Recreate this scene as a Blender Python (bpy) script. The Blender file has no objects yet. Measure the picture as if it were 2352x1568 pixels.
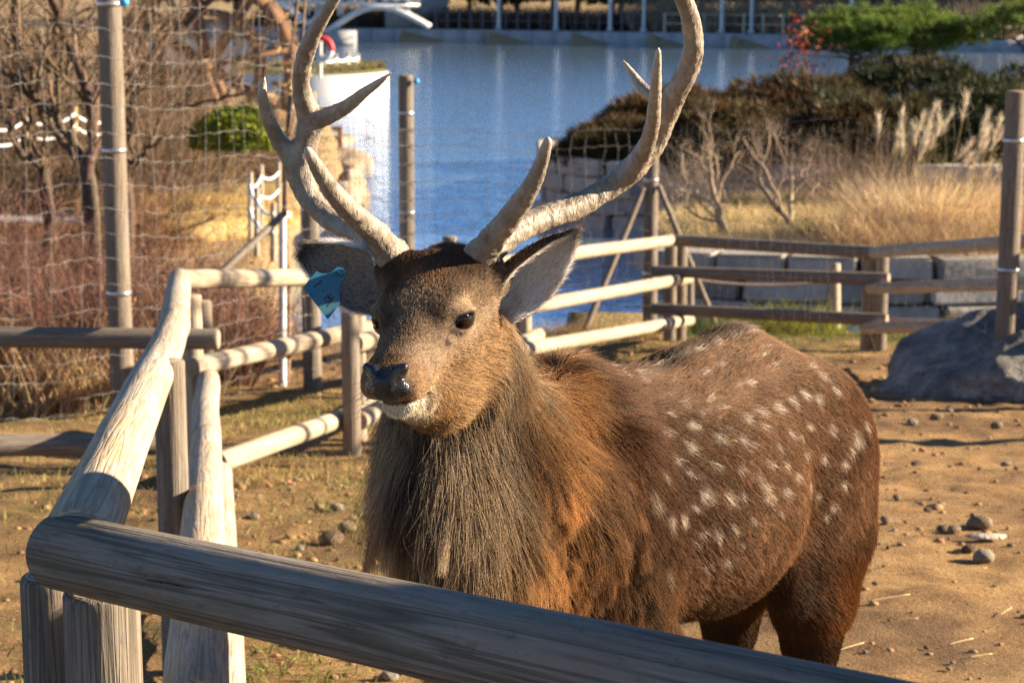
import bpy, bmesh, math, random
import numpy as np
from mathutils import Vector, Matrix

random.seed(7)
RNG = np.random.default_rng(7)
R = math.radians

# ---------------------------------------------------------------- camera, sky, sun, exposure
scene = bpy.context.scene
COL = scene.collection
FPX = 2000.0                                   # focal length in pixels of a 1024 wide picture
HORIZON = -17.0                                # row of the horizon in that picture
PITCH = math.atan((341.0 - HORIZON) / FPX)
CAM = np.array([0.0, 0.0, 1.85])
cam_data = bpy.data.cameras.new('camera')
cam_data.sensor_width = 36.0
cam_data.lens = 36.0 * FPX / 1024.0
cam_data.clip_start = 0.05
cam_data.clip_end = 2000.0
cam_data.dof.use_dof = True
cam_data.dof.focus_distance = 3.12
cam_data.dof.aperture_fstop = 10.0
cam = bpy.data.objects.new('camera', cam_data)
cam.location = Vector(CAM)
cam.rotation_euler = (math.pi / 2 - PITCH, 0, 0)
COL.objects.link(cam)
scene.camera = cam

SUN_ELEV = R(20.0)
SUN_AZ = R(94.0)                              # measured from straight behind the camera, towards the right
SUN_DIR = np.array([math.sin(SUN_AZ) * math.cos(SUN_ELEV), -math.cos(SUN_AZ) * math.cos(SUN_ELEV), math.sin(SUN_ELEV)])
world = bpy.data.worlds.new('World')
scene.world = world
world.use_nodes = True
wn = world.node_tree
sky = wn.nodes.new('ShaderNodeTexSky')
sky.sky_type = 'NISHITA'
sky.sun_disc = False
sky.sun_elevation = SUN_ELEV
sky.sun_rotation = math.atan2(SUN_DIR[0], SUN_DIR[1])
sky.altitude = 50.0
sky.air_density = 0.7
sky.dust_density = 0.0
sky.ozone_density = 4.0
bg = wn.nodes['Background']
bg.inputs['Strength'].default_value = 0.052
wn.links.new(sky.outputs[0], bg.inputs[0])
sun_data = bpy.data.lights.new('sun', 'SUN')
sun_data.energy = 5.0
sun_data.angle = R(0.53)
sun_data.color = (1.0, 0.815, 0.59)
sun = bpy.data.objects.new('sun', sun_data)
sun.rotation_euler = Vector(SUN_DIR).to_track_quat('Z', 'Y').to_euler()
sun.location = (20, 5, 12)
COL.objects.link(sun)
scene.view_settings.view_transform = 'Standard'
scene.view_settings.look = 'None'
scene.view_settings.gamma = 1.0
scene.view_settings.use_curve_mapping = False
scene.view_settings.exposure = 1.90
scene.render.engine = 'CYCLES'
scene.cycles.use_denoising = True
scene.cycles.denoising_prefilter = 'NONE'
scene.cycles.denoising_input_passes = 'RGB_ALBEDO_NORMAL'
scene.cycles.max_bounces = 8
scene.cycles.transparent_max_bounces = 12
scene.cycles.caustics_reflective = False
scene.cycles.caustics_refractive = False
scene.cycles_curves.shape = 'RIBBONS'
scene.render.film_transparent = False

# ---------------------------------------------------------------- placing things
AX_R = np.array([1.0, 0, 0])
AX_F = np.array([0, math.cos(PITCH), -math.sin(PITCH)])
AX_U = np.array([0, math.sin(PITCH), math.cos(PITCH)])
KPX = 1024.0 / 2352.0                          # measurements below were read off a 2352 wide view of the photograph


def P(px, py, d):
    """the point that was measured at (px, py) and stands d metres in front of the lens"""
    u, v = px * KPX, py * KPX
    return CAM + d * (AX_F + AX_R * (u - 512.0) / FPX + AX_U * (341.0 - v) / FPX)


def ground_z(x, y):
    """height of the yard and its banks: falls gently away towards the pond"""
    y = np.asarray(y, dtype=float)
    z = 0.12 - 0.095 * (np.maximum(y, -2.0) - 3.0)
    return z


def G(px, py, dz=0.0):
    """the point of the sloping yard seen at (px, py)"""
    u, v = px * KPX, py * KPX
    r = AX_F + AX_R * (u - 512.0) / FPX + AX_U * (341.0 - v) / FPX
    t = (0.12 + 0.285 + dz - CAM[2]) / (r[2] + 0.095 * r[1])
    return CAM + t * r


# ---------------------------------------------------------------- scene helpers
def tag(o, label=None, cat=None, group=None, kind=None):
    if label: o['label'] = label
    if cat: o['category'] = cat
    if group: o['group'] = group
    if kind: o['kind'] = kind
    return o


def empty(name, loc=(0, 0, 0), label=None, cat=None, group=None):
    o = bpy.data.objects.new(name, None)
    o.empty_display_size = 0.1
    o.location = Vector(loc)
    COL.objects.link(o)
    return tag(o, label, cat, group)


def link(name, data, mat=None, parent=None, loc=None):
    """link data as an object; mesh vertices are in world space unless loc is given"""
    o = bpy.data.objects.new(name, data)
    if mat is not None:
        data.materials.clear()
        for m in (mat if isinstance(mat, (list, tuple)) else [mat]):
            data.materials.append(m)
    COL.objects.link(o)
    if loc is not None:
        o.location = Vector(loc)
    if parent is not None:
        o.parent = parent
        o.matrix_parent_inverse = Matrix.Translation(-Vector(parent.location))
    return o


def mesh_np(name, verts, faces, smooth=True, colors=None, mat_index=None):
    """mesh from numpy arrays; faces is (N,3), (N,4) or a list of such arrays"""
    verts = np.asarray(verts, dtype=np.float32)
    flist = [np.asarray(f, dtype=np.int32) for f in (faces if isinstance(faces, list) and np.ndim(faces[0]) == 2 else [faces]) if len(f)]
    me = bpy.data.meshes.new(name)
    me.vertices.add(len(verts))
    me.vertices.foreach_set('co', verts.ravel())
    nl = sum(f.size for f in flist)
    nf = sum(len(f) for f in flist)
    me.loops.add(nl)
    me.loops.foreach_set('vertex_index', np.concatenate([f.ravel() for f in flist]))
    me.polygons.add(nf)
    tot = np.concatenate([np.full(len(f), f.shape[1], dtype=np.int32) for f in flist])
    me.polygons.foreach_set('loop_start', np.concatenate([[0], np.cumsum(tot)[:-1]]).astype(np.int32))
    if smooth:
        me.polygons.foreach_set('use_smooth', np.ones(nf, dtype=bool))
    if mat_index is not None:
        me.polygons.foreach_set('material_index', np.asarray(mat_index, dtype=np.int32))
    if colors is not None:
        a = me.attributes.new('Col', 'FLOAT_COLOR', 'POINT')
        c = np.ones((len(verts), 4), dtype=np.float32)
        c[:, :3] = colors
        a.data.foreach_set('color', c.ravel())
    me.update(calc_edges=True)
    return me


def nrm(v):
    v = np.asarray(v, dtype=float)
    n = np.linalg.norm(v, axis=-1, keepdims=True)
    return v / np.maximum(n, 1e-9)


def vnoise(p, seed=0):
    """cheap smooth value noise in [-1,1] for (N,3) points"""
    p = np.asarray(p, dtype=np.float64)
    i = np.floor(p).astype(np.int64)
    f = p - i
    f = f * f * (3 - 2 * f)

    def h(a, b, c):
        n = (a * 374761393 + b * 668265263 + c * 2147483647 + seed * 1274126177) & 0xFFFFFFFF
        n = ((n ^ (n >> 13)) * 1274126177) & 0xFFFFFFFF
        n = n ^ (n >> 16)
        return (n & 0xFFFF) / 32767.5 - 1.0
    r = 0
    for dx in (0, 1):
        for dy in (0, 1):
            for dz in (0, 1):
                w = (f[..., 0] if dx else 1 - f[..., 0]) * (f[..., 1] if dy else 1 - f[..., 1]) * (f[..., 2] if dz else 1 - f[..., 2])
                r = r + w * h(i[..., 0] + dx, i[..., 1] + dy, i[..., 2] + dz)
    return r


def fbm(p, octaves=4, seed=0):
    p = np.asarray(p, dtype=float)
    s, a, t = 0, 1.0, 0
    for o in range(octaves):
        s = s + a * vnoise(p * 2 ** o, seed + o * 17)
        t += a
        a *= 0.5
    return s / t


def spline(pts, n):
    """Catmull-Rom through the points (any row length), n samples"""
    pts = np.asarray(pts, dtype=float)
    m = len(pts)
    q = np.vstack([2 * pts[0] - pts[1], pts, 2 * pts[-1] - pts[-2]])
    t = np.linspace(0, m - 1 - 1e-6, n)
    i = t.astype(int)
    f = (t - i)[:, None]
    a, b, c, d = q[i], q[i + 1], q[i + 2], q[i + 3]
    return 0.5 * (2 * b + (c - a) * f + (2 * a - 5 * b + 4 * c - d) * f ** 2 + (3 * b - a - 3 * c + d) * f ** 3)


def tube_np(path, radii, sides=6, cap=True):
    """vertices and quads of a tube along path (N,3) with radii (N,)"""
    path = np.asarray(path, dtype=float)
    n = len(path)
    radii = np.broadcast_to(np.asarray(radii, dtype=float), (n,))
    t = np.gradient(path, axis=0)
    t = nrm(t)
    ref = np.array([0.0, 0, 1]) if abs(t[0][2]) < 0.9 else np.array([1.0, 0, 0])
    u = np.zeros_like(path)
    cur = nrm(np.cross(t[0], ref))
    for i in range(n):
        cur = cur - t[i] * np.dot(cur, t[i])
        cur = cur / max(np.linalg.norm(cur), 1e-9)
        u[i] = cur
    w = np.cross(t, u)
    a = np.linspace(0, 2 * math.pi, sides, endpoint=False)
    v = path[:, None, :] + radii[:, None, None] * (np.cos(a)[None, :, None] * u[:, None, :] + np.sin(a)[None, :, None] * w[:, None, :])
    v = v.reshape(-1, 3)
    i, j = np.meshgrid(np.arange(n - 1), np.arange(sides), indexing='ij')
    j2 = (j + 1) % sides
    f = np.stack([i * sides + j, i * sides + j2, (i + 1) * sides + j2, (i + 1) * sides + j], -1).reshape(-1, 4)
    if cap:
        v = np.vstack([v, path[:1], path[-1:]])
        k = np.arange(sides)
        k2 = (k + 1) % sides
        a0 = np.stack([np.full(sides, len(v) - 2), k2, k, k], -1)
        b0 = (n - 1) * sides
        a1 = np.stack([np.full(sides, len(v) - 1), b0 + k, b0 + k2, b0 + k2], -1)
        return v, f, np.vstack([a0[:, :3], a1[:, :3]])
    return v, f, np.zeros((0, 3), dtype=int)


class Bag:
    """collects many little shapes into one mesh"""
    def __init__(self):
        self.v, self.q, self.t, self.c, self.n = [], [], [], [], 0

    def add(self, v, q=None, t=None, c=None):
        v = np.asarray(v, dtype=np.float32)
        if q is not None and len(q): self.q.append(np.asarray(q, dtype=np.int32) + self.n)
        if t is not None and len(t): self.t.append(np.asarray(t, dtype=np.int32) + self.n)
        self.v.append(v)
        if c is not None: self.c.append(np.broadcast_to(np.asarray(c, dtype=np.float32), (len(v), 3)))
        self.n += len(v)

    def tube(self, path, radii, sides=5, c=None, cap=True):
        v, q, t = tube_np(path, radii, sides, cap)
        self.add(v, q, t, c)

    def mesh(self, name, smooth=True):
        fl = []
        if self.q: fl.append(np.concatenate(self.q))
        if self.t: fl.append(np.concatenate(self.t))
        return mesh_np(name, np.concatenate(self.v), fl, smooth, np.concatenate(self.c) if self.c else None)


# ---------------------------------------------------------------- materials
class Nodes:
    def __init__(self, name):
        self.mat = bpy.data.materials.new(name)
        self.mat.use_nodes = True
        self.t = self.mat.node_tree
        self.p = self.t.nodes['Principled BSDF']
        self.out = self.t.nodes['Material Output']

    def new(self, kind, **kw):
        n = self.t.nodes.new(kind)
        for k, v in kw.items():
            if k in n.inputs.keys() if isinstance(k, str) else False:
                n.inputs[k].default_value = v
            else:
                setattr(n, k, v)
        return n

    def set(self, node, **kw):
        for k, v in kw.items():
            node.inputs[k.replace('_', ' ')].default_value = v
        return node

    def link(self, a, b):
        self.t.links.new(a, b)

    def coords(self, kind='Object', scale=(1, 1, 1), rand=True):
        tc = self.new('ShaderNodeTexCoord')
        mp = self.new('ShaderNodeMapping')
        mp.inputs['Scale'].default_value = scale
        self.link(tc.outputs[kind], mp.inputs['Vector'])
        if rand:
            oi = self.new('ShaderNodeObjectInfo')
            m = self.new('ShaderNodeMath', operation='MULTIPLY')
            m.inputs[1].default_value = 37.0
            self.link(oi.outputs['Random'], m.inputs[0])
            cx = self.new('ShaderNodeCombineXYZ')
            for i in range(3): self.link(m.outputs[0], cx.inputs[i])
            self.link(cx.outputs[0], mp.inputs['Location'])
        return mp.outputs[0]

    def noise(self, vec, scale, detail=4, rough=0.55, dist=0.0):
        n = self.new('ShaderNodeTexNoise')
        n.inputs['Scale'].default_value = scale
        n.inputs['Detail'].default_value = detail
        n.inputs['Roughness'].default_value = rough
        n.inputs['Distortion'].default_value = dist
        if vec is not None: self.link(vec, n.inputs['Vector'])
        return n.outputs['Fac']

    def ramp(self, fac, stops):
        r = self.new('ShaderNodeValToRGB')
        el = r.color_ramp.elements
        while len(el) < len(stops): el.new(0.5)
        for e, (p, c) in zip(el, stops):
            e.position = p
            e.color = (c if len(c) == 4 else (*c, 1)) if isinstance(c, (tuple, list)) else (c, c, c, 1)
        self.link(fac, r.inputs[0])
        return r.outputs[0]

    def mix(self, fac, a, b, mode='MIX'):
        m = self.new('ShaderNodeMix', data_type='RGBA', blend_type=mode)
        for sock, v in ((m.inputs[0], fac), (m.inputs[6], a), (m.inputs[7], b)):
            if isinstance(v, (int, float)): sock.default_value = v if sock.type == 'VALUE' else (v, v, v, 1)
            elif isinstance(v, (tuple, list)): sock.default_value = (*v, 1) if len(v) == 3 else v
            else: self.link(v, sock)
        return m.outputs[2]

    def math(self, op, a, b=None):
        m = self.new('ShaderNodeMath', operation=op)
        for i, v in ((0, a), (1, b)):
            if v is None: continue
            if isinstance(v, (int, float)): m.inputs[i].default_value = v
            else: self.link(v, m.inputs[i])
        return m.outputs[0]

    def bump(self, height, strength=0.5, dist=0.01, normal=None):
        b = self.new('ShaderNodeBump')
        b.inputs['Strength'].default_value = strength
        b.inputs['Distance'].default_value = dist
        self.link(height, b.inputs['Height'])
        if normal is not None: self.link(normal, b.inputs['Normal'])
        return b.outputs[0]

    def attr(self, name):
        a = self.new('ShaderNodeAttribute', attribute_name=name)
        return a.outputs['Color']

    def base(self, c):
        if isinstance(c, (tuple, list)): self.p.inputs['Base Color'].default_value = (*c, 1)
        else: self.link(c, self.p.inputs['Base Color'])
        return self

    def rough(self, r):
        if isinstance(r, (int, float)): self.p.inputs['Roughness'].default_value = r
        else: self.link(r, self.p.inputs['Roughness'])
        return self

    def normal(self, n):
        self.link(n, self.p.inputs['Normal'])
        return self


def plain(name, color, rough=0.7, metallic=0.0, var=0.25, scale=6.0, bump=0.0):
    n = Nodes(name)
    v = n.coords('Object')
    f = n.noise(v, scale, 5, 0.6)
    dark = tuple(c * (1 - var) for c in color)
    lite = tuple(min(1, c * (1 + var)) for c in color)
    n.base(n.ramp(f, [(0.3, dark), (0.7, lite)])).rough(rough)
    n.p.inputs['Metallic'].default_value = metallic
    if bump: n.normal(n.bump(n.noise(v, scale * 5, 6), bump, 0.01))
    return n.mat


def vertex_mat(name, rough=0.8, translucent=0.0, var=0.15, scale=30.0):
    """colour comes from the mesh's own colour attribute"""
    n = Nodes(name)
    c = n.attr('Col')
    f = n.noise(n.coords('Object', rand=False), scale, 3)
    c = n.mix(1.0, c, n.ramp(f, [(0.3, 1 - var), (0.7, 1 + var)]), 'MULTIPLY')
    n.base(c).rough(rough)
    n.p.inputs['Specular IOR Level'].default_value = 0.25
    if translucent:
        tr = n.new('ShaderNodeBsdfTranslucent')
        n.link(c, tr.inputs[0])
        ms = n.new('ShaderNodeMixShader')
        ms.inputs[0].default_value = translucent
        n.link(n.p.outputs[0], ms.inputs[1])
        n.link(tr.outputs[0], ms.inputs[2])
        n.link(ms.outputs[0], n.out.inputs[0])
    return n.mat


# ---------------------------------------------------------------- smooth solid modelling on a grid
class Field:
    def __init__(self, lo, hi, h):
        self.lo, self.h = np.asarray(lo, float), h
        self.n = np.ceil((np.asarray(hi, float) - self.lo) / h).astype(int) + 1
        self.d = np.full(self.n, 0.15, dtype=np.float32)

    def region(self, lo, hi):
        a = np.clip(np.floor((np.asarray(lo) - self.lo) / self.h).astype(int), 0, self.n)
        b = np.clip(np.ceil((np.asarray(hi) - self.lo) / self.h).astype(int) + 1, 0, self.n)
        sl = tuple(slice(a[i], b[i]) for i in range(3))
        g = [(self.lo[i] + self.h * np.arange(a[i], b[i])).astype(np.float32) for i in range(3)]
        return sl, (g[0][:, None, None], g[1][None, :, None], g[2][None, None, :])

    def put(self, fn, lo, hi, k=0.02, sub=False):
        m = k + 4 * self.h
        sl, p = self.region(np.asarray(lo) - m, np.asarray(hi) + m)
        if 0 in [s.stop - s.start for s in sl]: return
        new, old = fn(*p), self.d[sl]
        if sub:
            new = -new
            w = np.clip(0.5 - 0.5 * (old - new) / k, 0, 1)
            self.d[sl] = old * (1 - w) + new * w + k * w * (1 - w)
        else:
            w = np.clip(0.5 + 0.5 * (old - new) / k, 0, 1)
            self.d[sl] = old * (1 - w) + new * w - k * w * (1 - w)

    def cap(self, a, b, ra, rb, k=0.02, sub=False):
        a, b = np.asarray(a, float), np.asarray(b, float)
        ab = b - a
        L = max(float(ab @ ab), 1e-9)

        def fn(x, y, z):
            t = np.clip(((x - a[0]) * ab[0] + (y - a[1]) * ab[1] + (z - a[2]) * ab[2]) / L, 0, 1)
            return np.sqrt((x - a[0] - t * ab[0]) ** 2 + (y - a[1] - t * ab[1]) ** 2 + (z - a[2] - t * ab[2]) ** 2) - (ra + (rb - ra) * t)
        r = max(ra, rb)
        self.put(fn, np.minimum(a, b) - r, np.maximum(a, b) + r, k, sub)

    def chain(self, pts, k=0.02, sub=False):
        for p, q in zip(pts[:-1], pts[1:]):
            self.cap(p[:3], q[:3], p[3], q[3], k, sub)

    def ell(self, c, radii, axes=None, k=0.02, sub=False):
        c, radii = np.asarray(c, float), np.asarray(radii, float)
        A = np.eye(3) if axes is None else np.asarray(axes)

        def fn(x, y, z):
            x, y, z = x - c[0], y - c[1], z - c[2]
            q = [(A[i][0] * x + A[i][1] * y + A[i][2] * z) for i in range(3)]
            k0 = np.sqrt(sum((q[i] / radii[i]) ** 2 for i in range(3)))
            k1 = np.sqrt(sum((q[i] / radii[i] ** 2) ** 2 for i in range(3)))
            return k0 * (k0 - 1) / np.maximum(k1, 1e-6)
        r = np.sqrt(((A * radii[:, None]) ** 2).sum(0))
        self.put(fn, c - r, c + r, k, sub)

    def loft(self, origin, axes, sec, k=0.02, power=2.0):
        """sec rows: (along, centre height, half width, half height); axes rows: side, along, up"""
        o, A = np.asarray(origin, float), np.asarray(axes)
        s = np.asarray(spline(sec, 80))
        order = np.argsort(s[:, 0])
        s = s[order]

        def fn(x, y, z):
            x, y, z = x - o[0], y - o[1], z - o[2]
            qx, qy, qz = [(A[i][0] * x + A[i][1] * y + A[i][2] * z) for i in range(3)]
            yc = np.clip(qy, s[0, 0], s[-1, 0])
            zc, hw, hh = [np.interp(yc, s[:, 0], s[:, i]).astype(np.float32) for i in (1, 2, 3)]
            e = (np.abs(qx / hw) ** power + np.abs((qz - zc) / hh) ** power) ** (1 / power)
            d2 = (e - 1) * np.minimum(hw, hh)
            over = np.maximum(s[0, 0] - qy, 0) + np.maximum(qy - s[-1, 0], 0)
            return np.where(over > 0, np.sqrt(np.maximum(d2 + 0.6 * np.minimum(hw, hh), 0) ** 2 + over ** 2) - 0.6 * np.minimum(hw, hh), d2)
        m = max(np.abs(s[:, 2]).max(), (np.abs(s[:, 1]) + s[:, 3]).max())
        pts = np.array([o + A[1] * t for t in (s[0, 0], s[-1, 0])])
        self.put(fn, pts.min(0) - m, pts.max(0) + m, k)

    def mesh(self, smooth=2):
        d, h = self.d, self.h
        s = d < 0
        c = [s[i:s.shape[0] - 1 + i, j:s.shape[1] - 1 + j, k:s.shape[2] - 1 + k] for i in (0, 1) for j in (0, 1) for k in (0, 1)]
        cnt = sum(x.astype(np.int8) for x in c)
        idx = np.argwhere((cnt > 0) & (cnt < 8))
        cell = np.full(np.array(s.shape) - 1, -1, dtype=np.int32)
        cell[idx[:, 0], idx[:, 1], idx[:, 2]] = np.arange(len(idx))
        corner = [(i, j, k) for i in (0, 1) for j in (0, 1) for k in (0, 1)]
        val = [d[idx[:, 0] + a, idx[:, 1] + b, idx[:, 2] + e] for a, b, e in corner]
        acc = np.zeros((len(idx), 3))
        num = np.zeros(len(idx))
        for ia in range(8):
            for ib in range(ia + 1, 8):
                ca, cb = np.array(corner[ia]), np.array(corner[ib])
                if np.abs(ca - cb).sum() != 1: continue
                x = (val[ia] < 0) != (val[ib] < 0)
                t = np.where(x, val[ia] / np.where(x, val[ia] - val[ib], 1), 0)
                acc += x[:, None] * (ca + t[:, None] * (cb - ca))
                num += x
        v = self.lo + h * (idx + acc / num[:, None])
        quads = []
        for ax in range(3):
            o1, o2 = (ax + 1) % 3, (ax + 2) % 3
            a = [slice(None)] * 3
            b = [slice(None)] * 3
            a[ax], b[ax] = slice(0, -1), slice(1, None)
            sa, sb = s[tuple(a)], s[tuple(b)]
            e = np.argwhere(sa != sb)
            e = e[(e[:, o1] > 0) & (e[:, o2] > 0) & (e[:, o1] < s.shape[o1] - 1) & (e[:, o2] < s.shape[o2] - 1)]
            flip = sa[e[:, 0], e[:, 1], e[:, 2]]
            q = []
            for (u, w) in ((-1, -1), (0, -1), (0, 0), (-1, 0)):
                g = e.copy()
                g[:, o1] += u
                g[:, o2] += w
                q.append(cell[g[:, 0], g[:, 1], g[:, 2]])
            q = np.stack(q, -1)
            q[~flip] = q[~flip][:, ::-1]
            quads.append(q)
        q = np.concatenate(quads)
        q = q[(q >= 0).all(1)]
        for _ in range(smooth):
            v = laplace(v, q)
        return v, q


def laplace(v, q, f=0.5):
    acc = np.zeros_like(v)
    num = np.zeros(len(v))
    for a, b in ((0, 1), (1, 2), (2, 3), (3, 0)):
        for s, t in ((a, b), (b, a)):
            np.add.at(acc, q[:, s], v[q[:, t]]) if False else None
            for i in range(3):
                acc[:, i] += np.bincount(q[:, s], v[q[:, t], i], len(v))
            num += np.bincount(q[:, s], minlength=len(v))
    return v * (1 - f) + f * acc / np.maximum(num, 1)[:, None]


def vert_normals(v, q):
    n = np.zeros_like(v)
    fn = np.cross(v[q[:, 2]] - v[q[:, 0]], v[q[:, 3 if q.shape[1] == 4 else 1]] - v[q[:, 1 if q.shape[1] == 4 else 0]])
    if q.shape[1] == 3: fn = np.cross(v[q[:, 1]] - v[q[:, 0]], v[q[:, 2]] - v[q[:, 0]])
    for j in range(q.shape[1]):
        for i in range(3):
            n[:, i] += np.bincount(q[:, j], fn[:, i], len(v))
    return nrm(n)


# ---------------------------------------------------------------- the stag
DM = KPX / FPX                                  # metres per measured pixel and metre of distance

# body frame: l runs from the withers to the rump, w to the animal's left side, h is height
B_O = np.array([0.09, 3.65, 0.0])
B_L = nrm(np.array([0.65, 0.766, 0.0]))
B_W = nrm(np.array([0.766, -0.65, 0.0]))


def B(l, w, h):
    return B_O + l * B_L + w * B_W + np.array([0, 0, h])


# head frame: x to the animal's left, y along the muzzle, z out of the forehead; origin between the eyes
HEAD_O = P(971, 731, 3.10)
_a = nrm([-0.262, -0.462, 0.847])
_r = nrm(np.array([0.955, -0.01, 0.295]) - _a * np.dot(_a, [0.955, -0.01, 0.295]))
_u = np.cross(_a, _r)
_u = _u * (1 if _u[1] > 0 else -1)


def cam_vec(v):
    return v[0] * AX_R + v[1] * AX_U - v[2] * AX_F


H_X, H_Y, H_Z = cam_vec(_r), cam_vec(_a), cam_vec(_u)
H_AX = np.array([H_X, H_Y, H_Z])


def H(x, y, z):
    return HEAD_O + x * H_X + y * H_Y + z * H_Z


def to_head(p):
    return (np.asarray(p) - HEAD_O) @ H_AX.T


def to_body(p):
    q = np.asarray(p) - B_O
    return np.stack([q @ B_L, q @ B_W, q[..., 2]], -1)


def build_body():
    f = Field((-0.55, 2.85, -0.02), (1.15, 4.75, 1.45), 0.0105)
    f.loft(B_O, np.array([B_W, B_L, [0, 0, 1.0]]), [
        (-0.24, 0.84, 0.10, 0.16), (-0.12, 0.86, 0.165, 0.235), (0.02, 0.86, 0.195, 0.265), (0.20, 0.85, 0.210, 0.252),
        (0.40, 0.852, 0.222, 0.258), (0.58, 0.866, 0.212, 0.253), (0.74, 0.850, 0.192, 0.220), (0.87, 0.825, 0.155, 0.18),
        (0.95, 0.80, 0.09, 0.13)], 0.03, 2.25)
    # withers and spine
    f.chain([(*B(-0.12, 0, 1.02), 0.06), (*B(0.0, 0, 1.075), 0.055), (*B(0.2, 0, 1.05), 0.05)], 0.06)
    f.chain([(*B(0.4, 0, 1.06), 0.05), (*B(0.58, 0, 1.075), 0.055), (*B(0.75, 0, 1.0), 0.06)], 0.06)
    for s in (1, -1):
        # shoulder and foreleg
        f.ell(B(-0.01, 0.145 * s, 0.80), (0.115, 0.082, 0.25), [B_L, B_W, [0, 0, 1]], 0.06)
        f.chain([(*B(-0.06, 0.13 * s, 0.72), 0.095), (*B(0.06, 0.14 * s, 0.60), 0.085), (*B(0.03, 0.125 * s, 0.50), 0.058), (*B(0.0, 0.12 * s, 0.40), 0.038), (*B(-0.01, 0.115 * s, 0.20), 0.027),
                 (*B(-0.015, 0.115 * s, 0.12), 0.03), (*B(-0.03, 0.115 * s, 0.06 + 0.04), 0.036)], 0.04)
        # thigh, stifle, hock, shank
        f.ell(B(0.775, 0.095 * s, 0.80), (0.145, 0.10, 0.24), [B_L, B_W, [0, 0, 1]], 0.05)
        f.ell(B(0.66, 0.12 * s, 0.66), (0.10, 0.07, 0.14), [B_L, B_W, [0, 0, 1]], 0.05)
        f.chain([(*B(0.80, 0.10 * s, 0.68), 0.095), (*B(0.735, 0.105 * s, 0.54), 0.078), (*B(0.735, 0.105 * s, 0.44), 0.050), (*B(0.735, 0.105 * s, 0.33), 0.036),
                 (*B(0.71, 0.105 * s, 0.12), 0.026), (*B(0.69, 0.105 * s, 0.055), 0.033)], 0.05)
    for s in (1, -1):
        f.ell(B(0.36, 0.125 * s, 0.83), (0.20, 0.120, 0.20), [B_L, B_W, [0, 0, 1]], 0.05)                       # barrel of the ribs
        f.cap(B(0.60, 0.085 * s, 1.035), B(0.72, 0.105 * s, 0.99), 0.055, 0.06, 0.05)                            # hip
        f.chain([(*B(0.575, 0.255 * s, 0.86), 0.030), (*B(0.60, 0.245 * s, 0.74), 0.040), (*B(0.615, 0.215 * s, 0.63), 0.040)], 0.06, sub=True)   # hollow of the flank
        f.chain([(*B(0.155, 0.262 * s, 0.92), 0.022), (*B(0.16, 0.262 * s, 0.78), 0.030), (*B(0.15, 0.235 * s, 0.66), 0.030)], 0.05, sub=True)    # behind the shoulder
    f.chain([(*B(0.95, 0, 0.93), 0.03), (*B(0.995, 0, 0.84), 0.028), (*B(0.985, 0, 0.76), 0.012)], 0.03)
    # neck, throat and deep chest
    f.chain([(*H(0, -0.10, -0.05), 0.088), (*P(1062, 870, 3.29), 0.078), (*P(1075, 1010, 3.36), 0.102), (*P(1130, 1130, 3.44), 0.140), (*P(1220, 1200, 3.55), 0.17)], 0.04)
    f.chain([(*P(1110, 900, 3.38), 0.040), (*P(1190, 985, 3.50), 0.062), (*P(1270, 1000, 3.62), 0.085)], 0.03)
    f.chain([(*P(1010, 1010, 3.28), 0.074), (*P(1028, 1140, 3.28), 0.084), (*P(1080, 1280, 3.32), 0.096), (*P(1130, 1380, 3.38), 0.115)], 0.06)
    v, q = f.mesh(3)
    # keep the part outside the finer head mesh
    return v, q


def acrop(x, y, d, wid):
    """antler measurements: position in an enlarged view, distance, width there"""
    px, py = x * 0.4883 + 574.2, y * 0.4883
    p = P(px, py, d)
    return (*p, wid * 0.4883 * 0.5 * DM * d)


RIGHT_ANTLER = [
    [acrop(1085, 1222, 3.165, 152), acrop(1145, 1160, 3.175, 128), acrop(1235, 1092, 3.20, 112), acrop(1360, 1030, 3.24, 108), acrop(1510, 980, 3.275, 104), acrop(1650, 905, 3.30, 100),
     acrop(1785, 805, 3.30, 104), acrop(1890, 680, 3.28, 104), acrop(1955, 545, 3.25, 100), acrop(2015, 415, 3.21, 96), acrop(2068, 310, 3.18, 92), acrop(2086, 210, 3.15, 86), acrop(2074, 100, 3.12, 80), acrop(2042, 0, 3.09, 76),
     acrop(1990, -110, 3.05, 62), acrop(1935, -220, 3.02, 34), acrop(1915, -265, 3.01, 12)],
    [acrop(1080, 1210, 3.16, 130), acrop(1150, 1110, 3.12, 108), acrop(1245, 990, 3.07, 94), acrop(1325, 870, 3.02, 78), acrop(1372, 760, 2.985, 58), acrop(1396, 680, 2.96, 44), acrop(1402, 652, 2.95, 26)],
    [acrop(1800, 800, 3.285, 84), acrop(1862, 690, 3.235, 74), acrop(1893, 580, 3.18, 62), acrop(1905, 470, 3.13, 54), acrop(1912, 350, 3.08, 43), acrop(1919, 260, 3.05, 30), acrop(1921, 222, 3.04, 12)],
    [acrop(1960, 520, 3.25, 60), acrop(1905, 465, 3.26, 56), acrop(1850, 415, 3.27, 48), acrop(1800, 350, 3.28, 36), acrop(1765, 300, 3.285, 20), acrop(1750, 279, 3.29, 8)],
]
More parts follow.
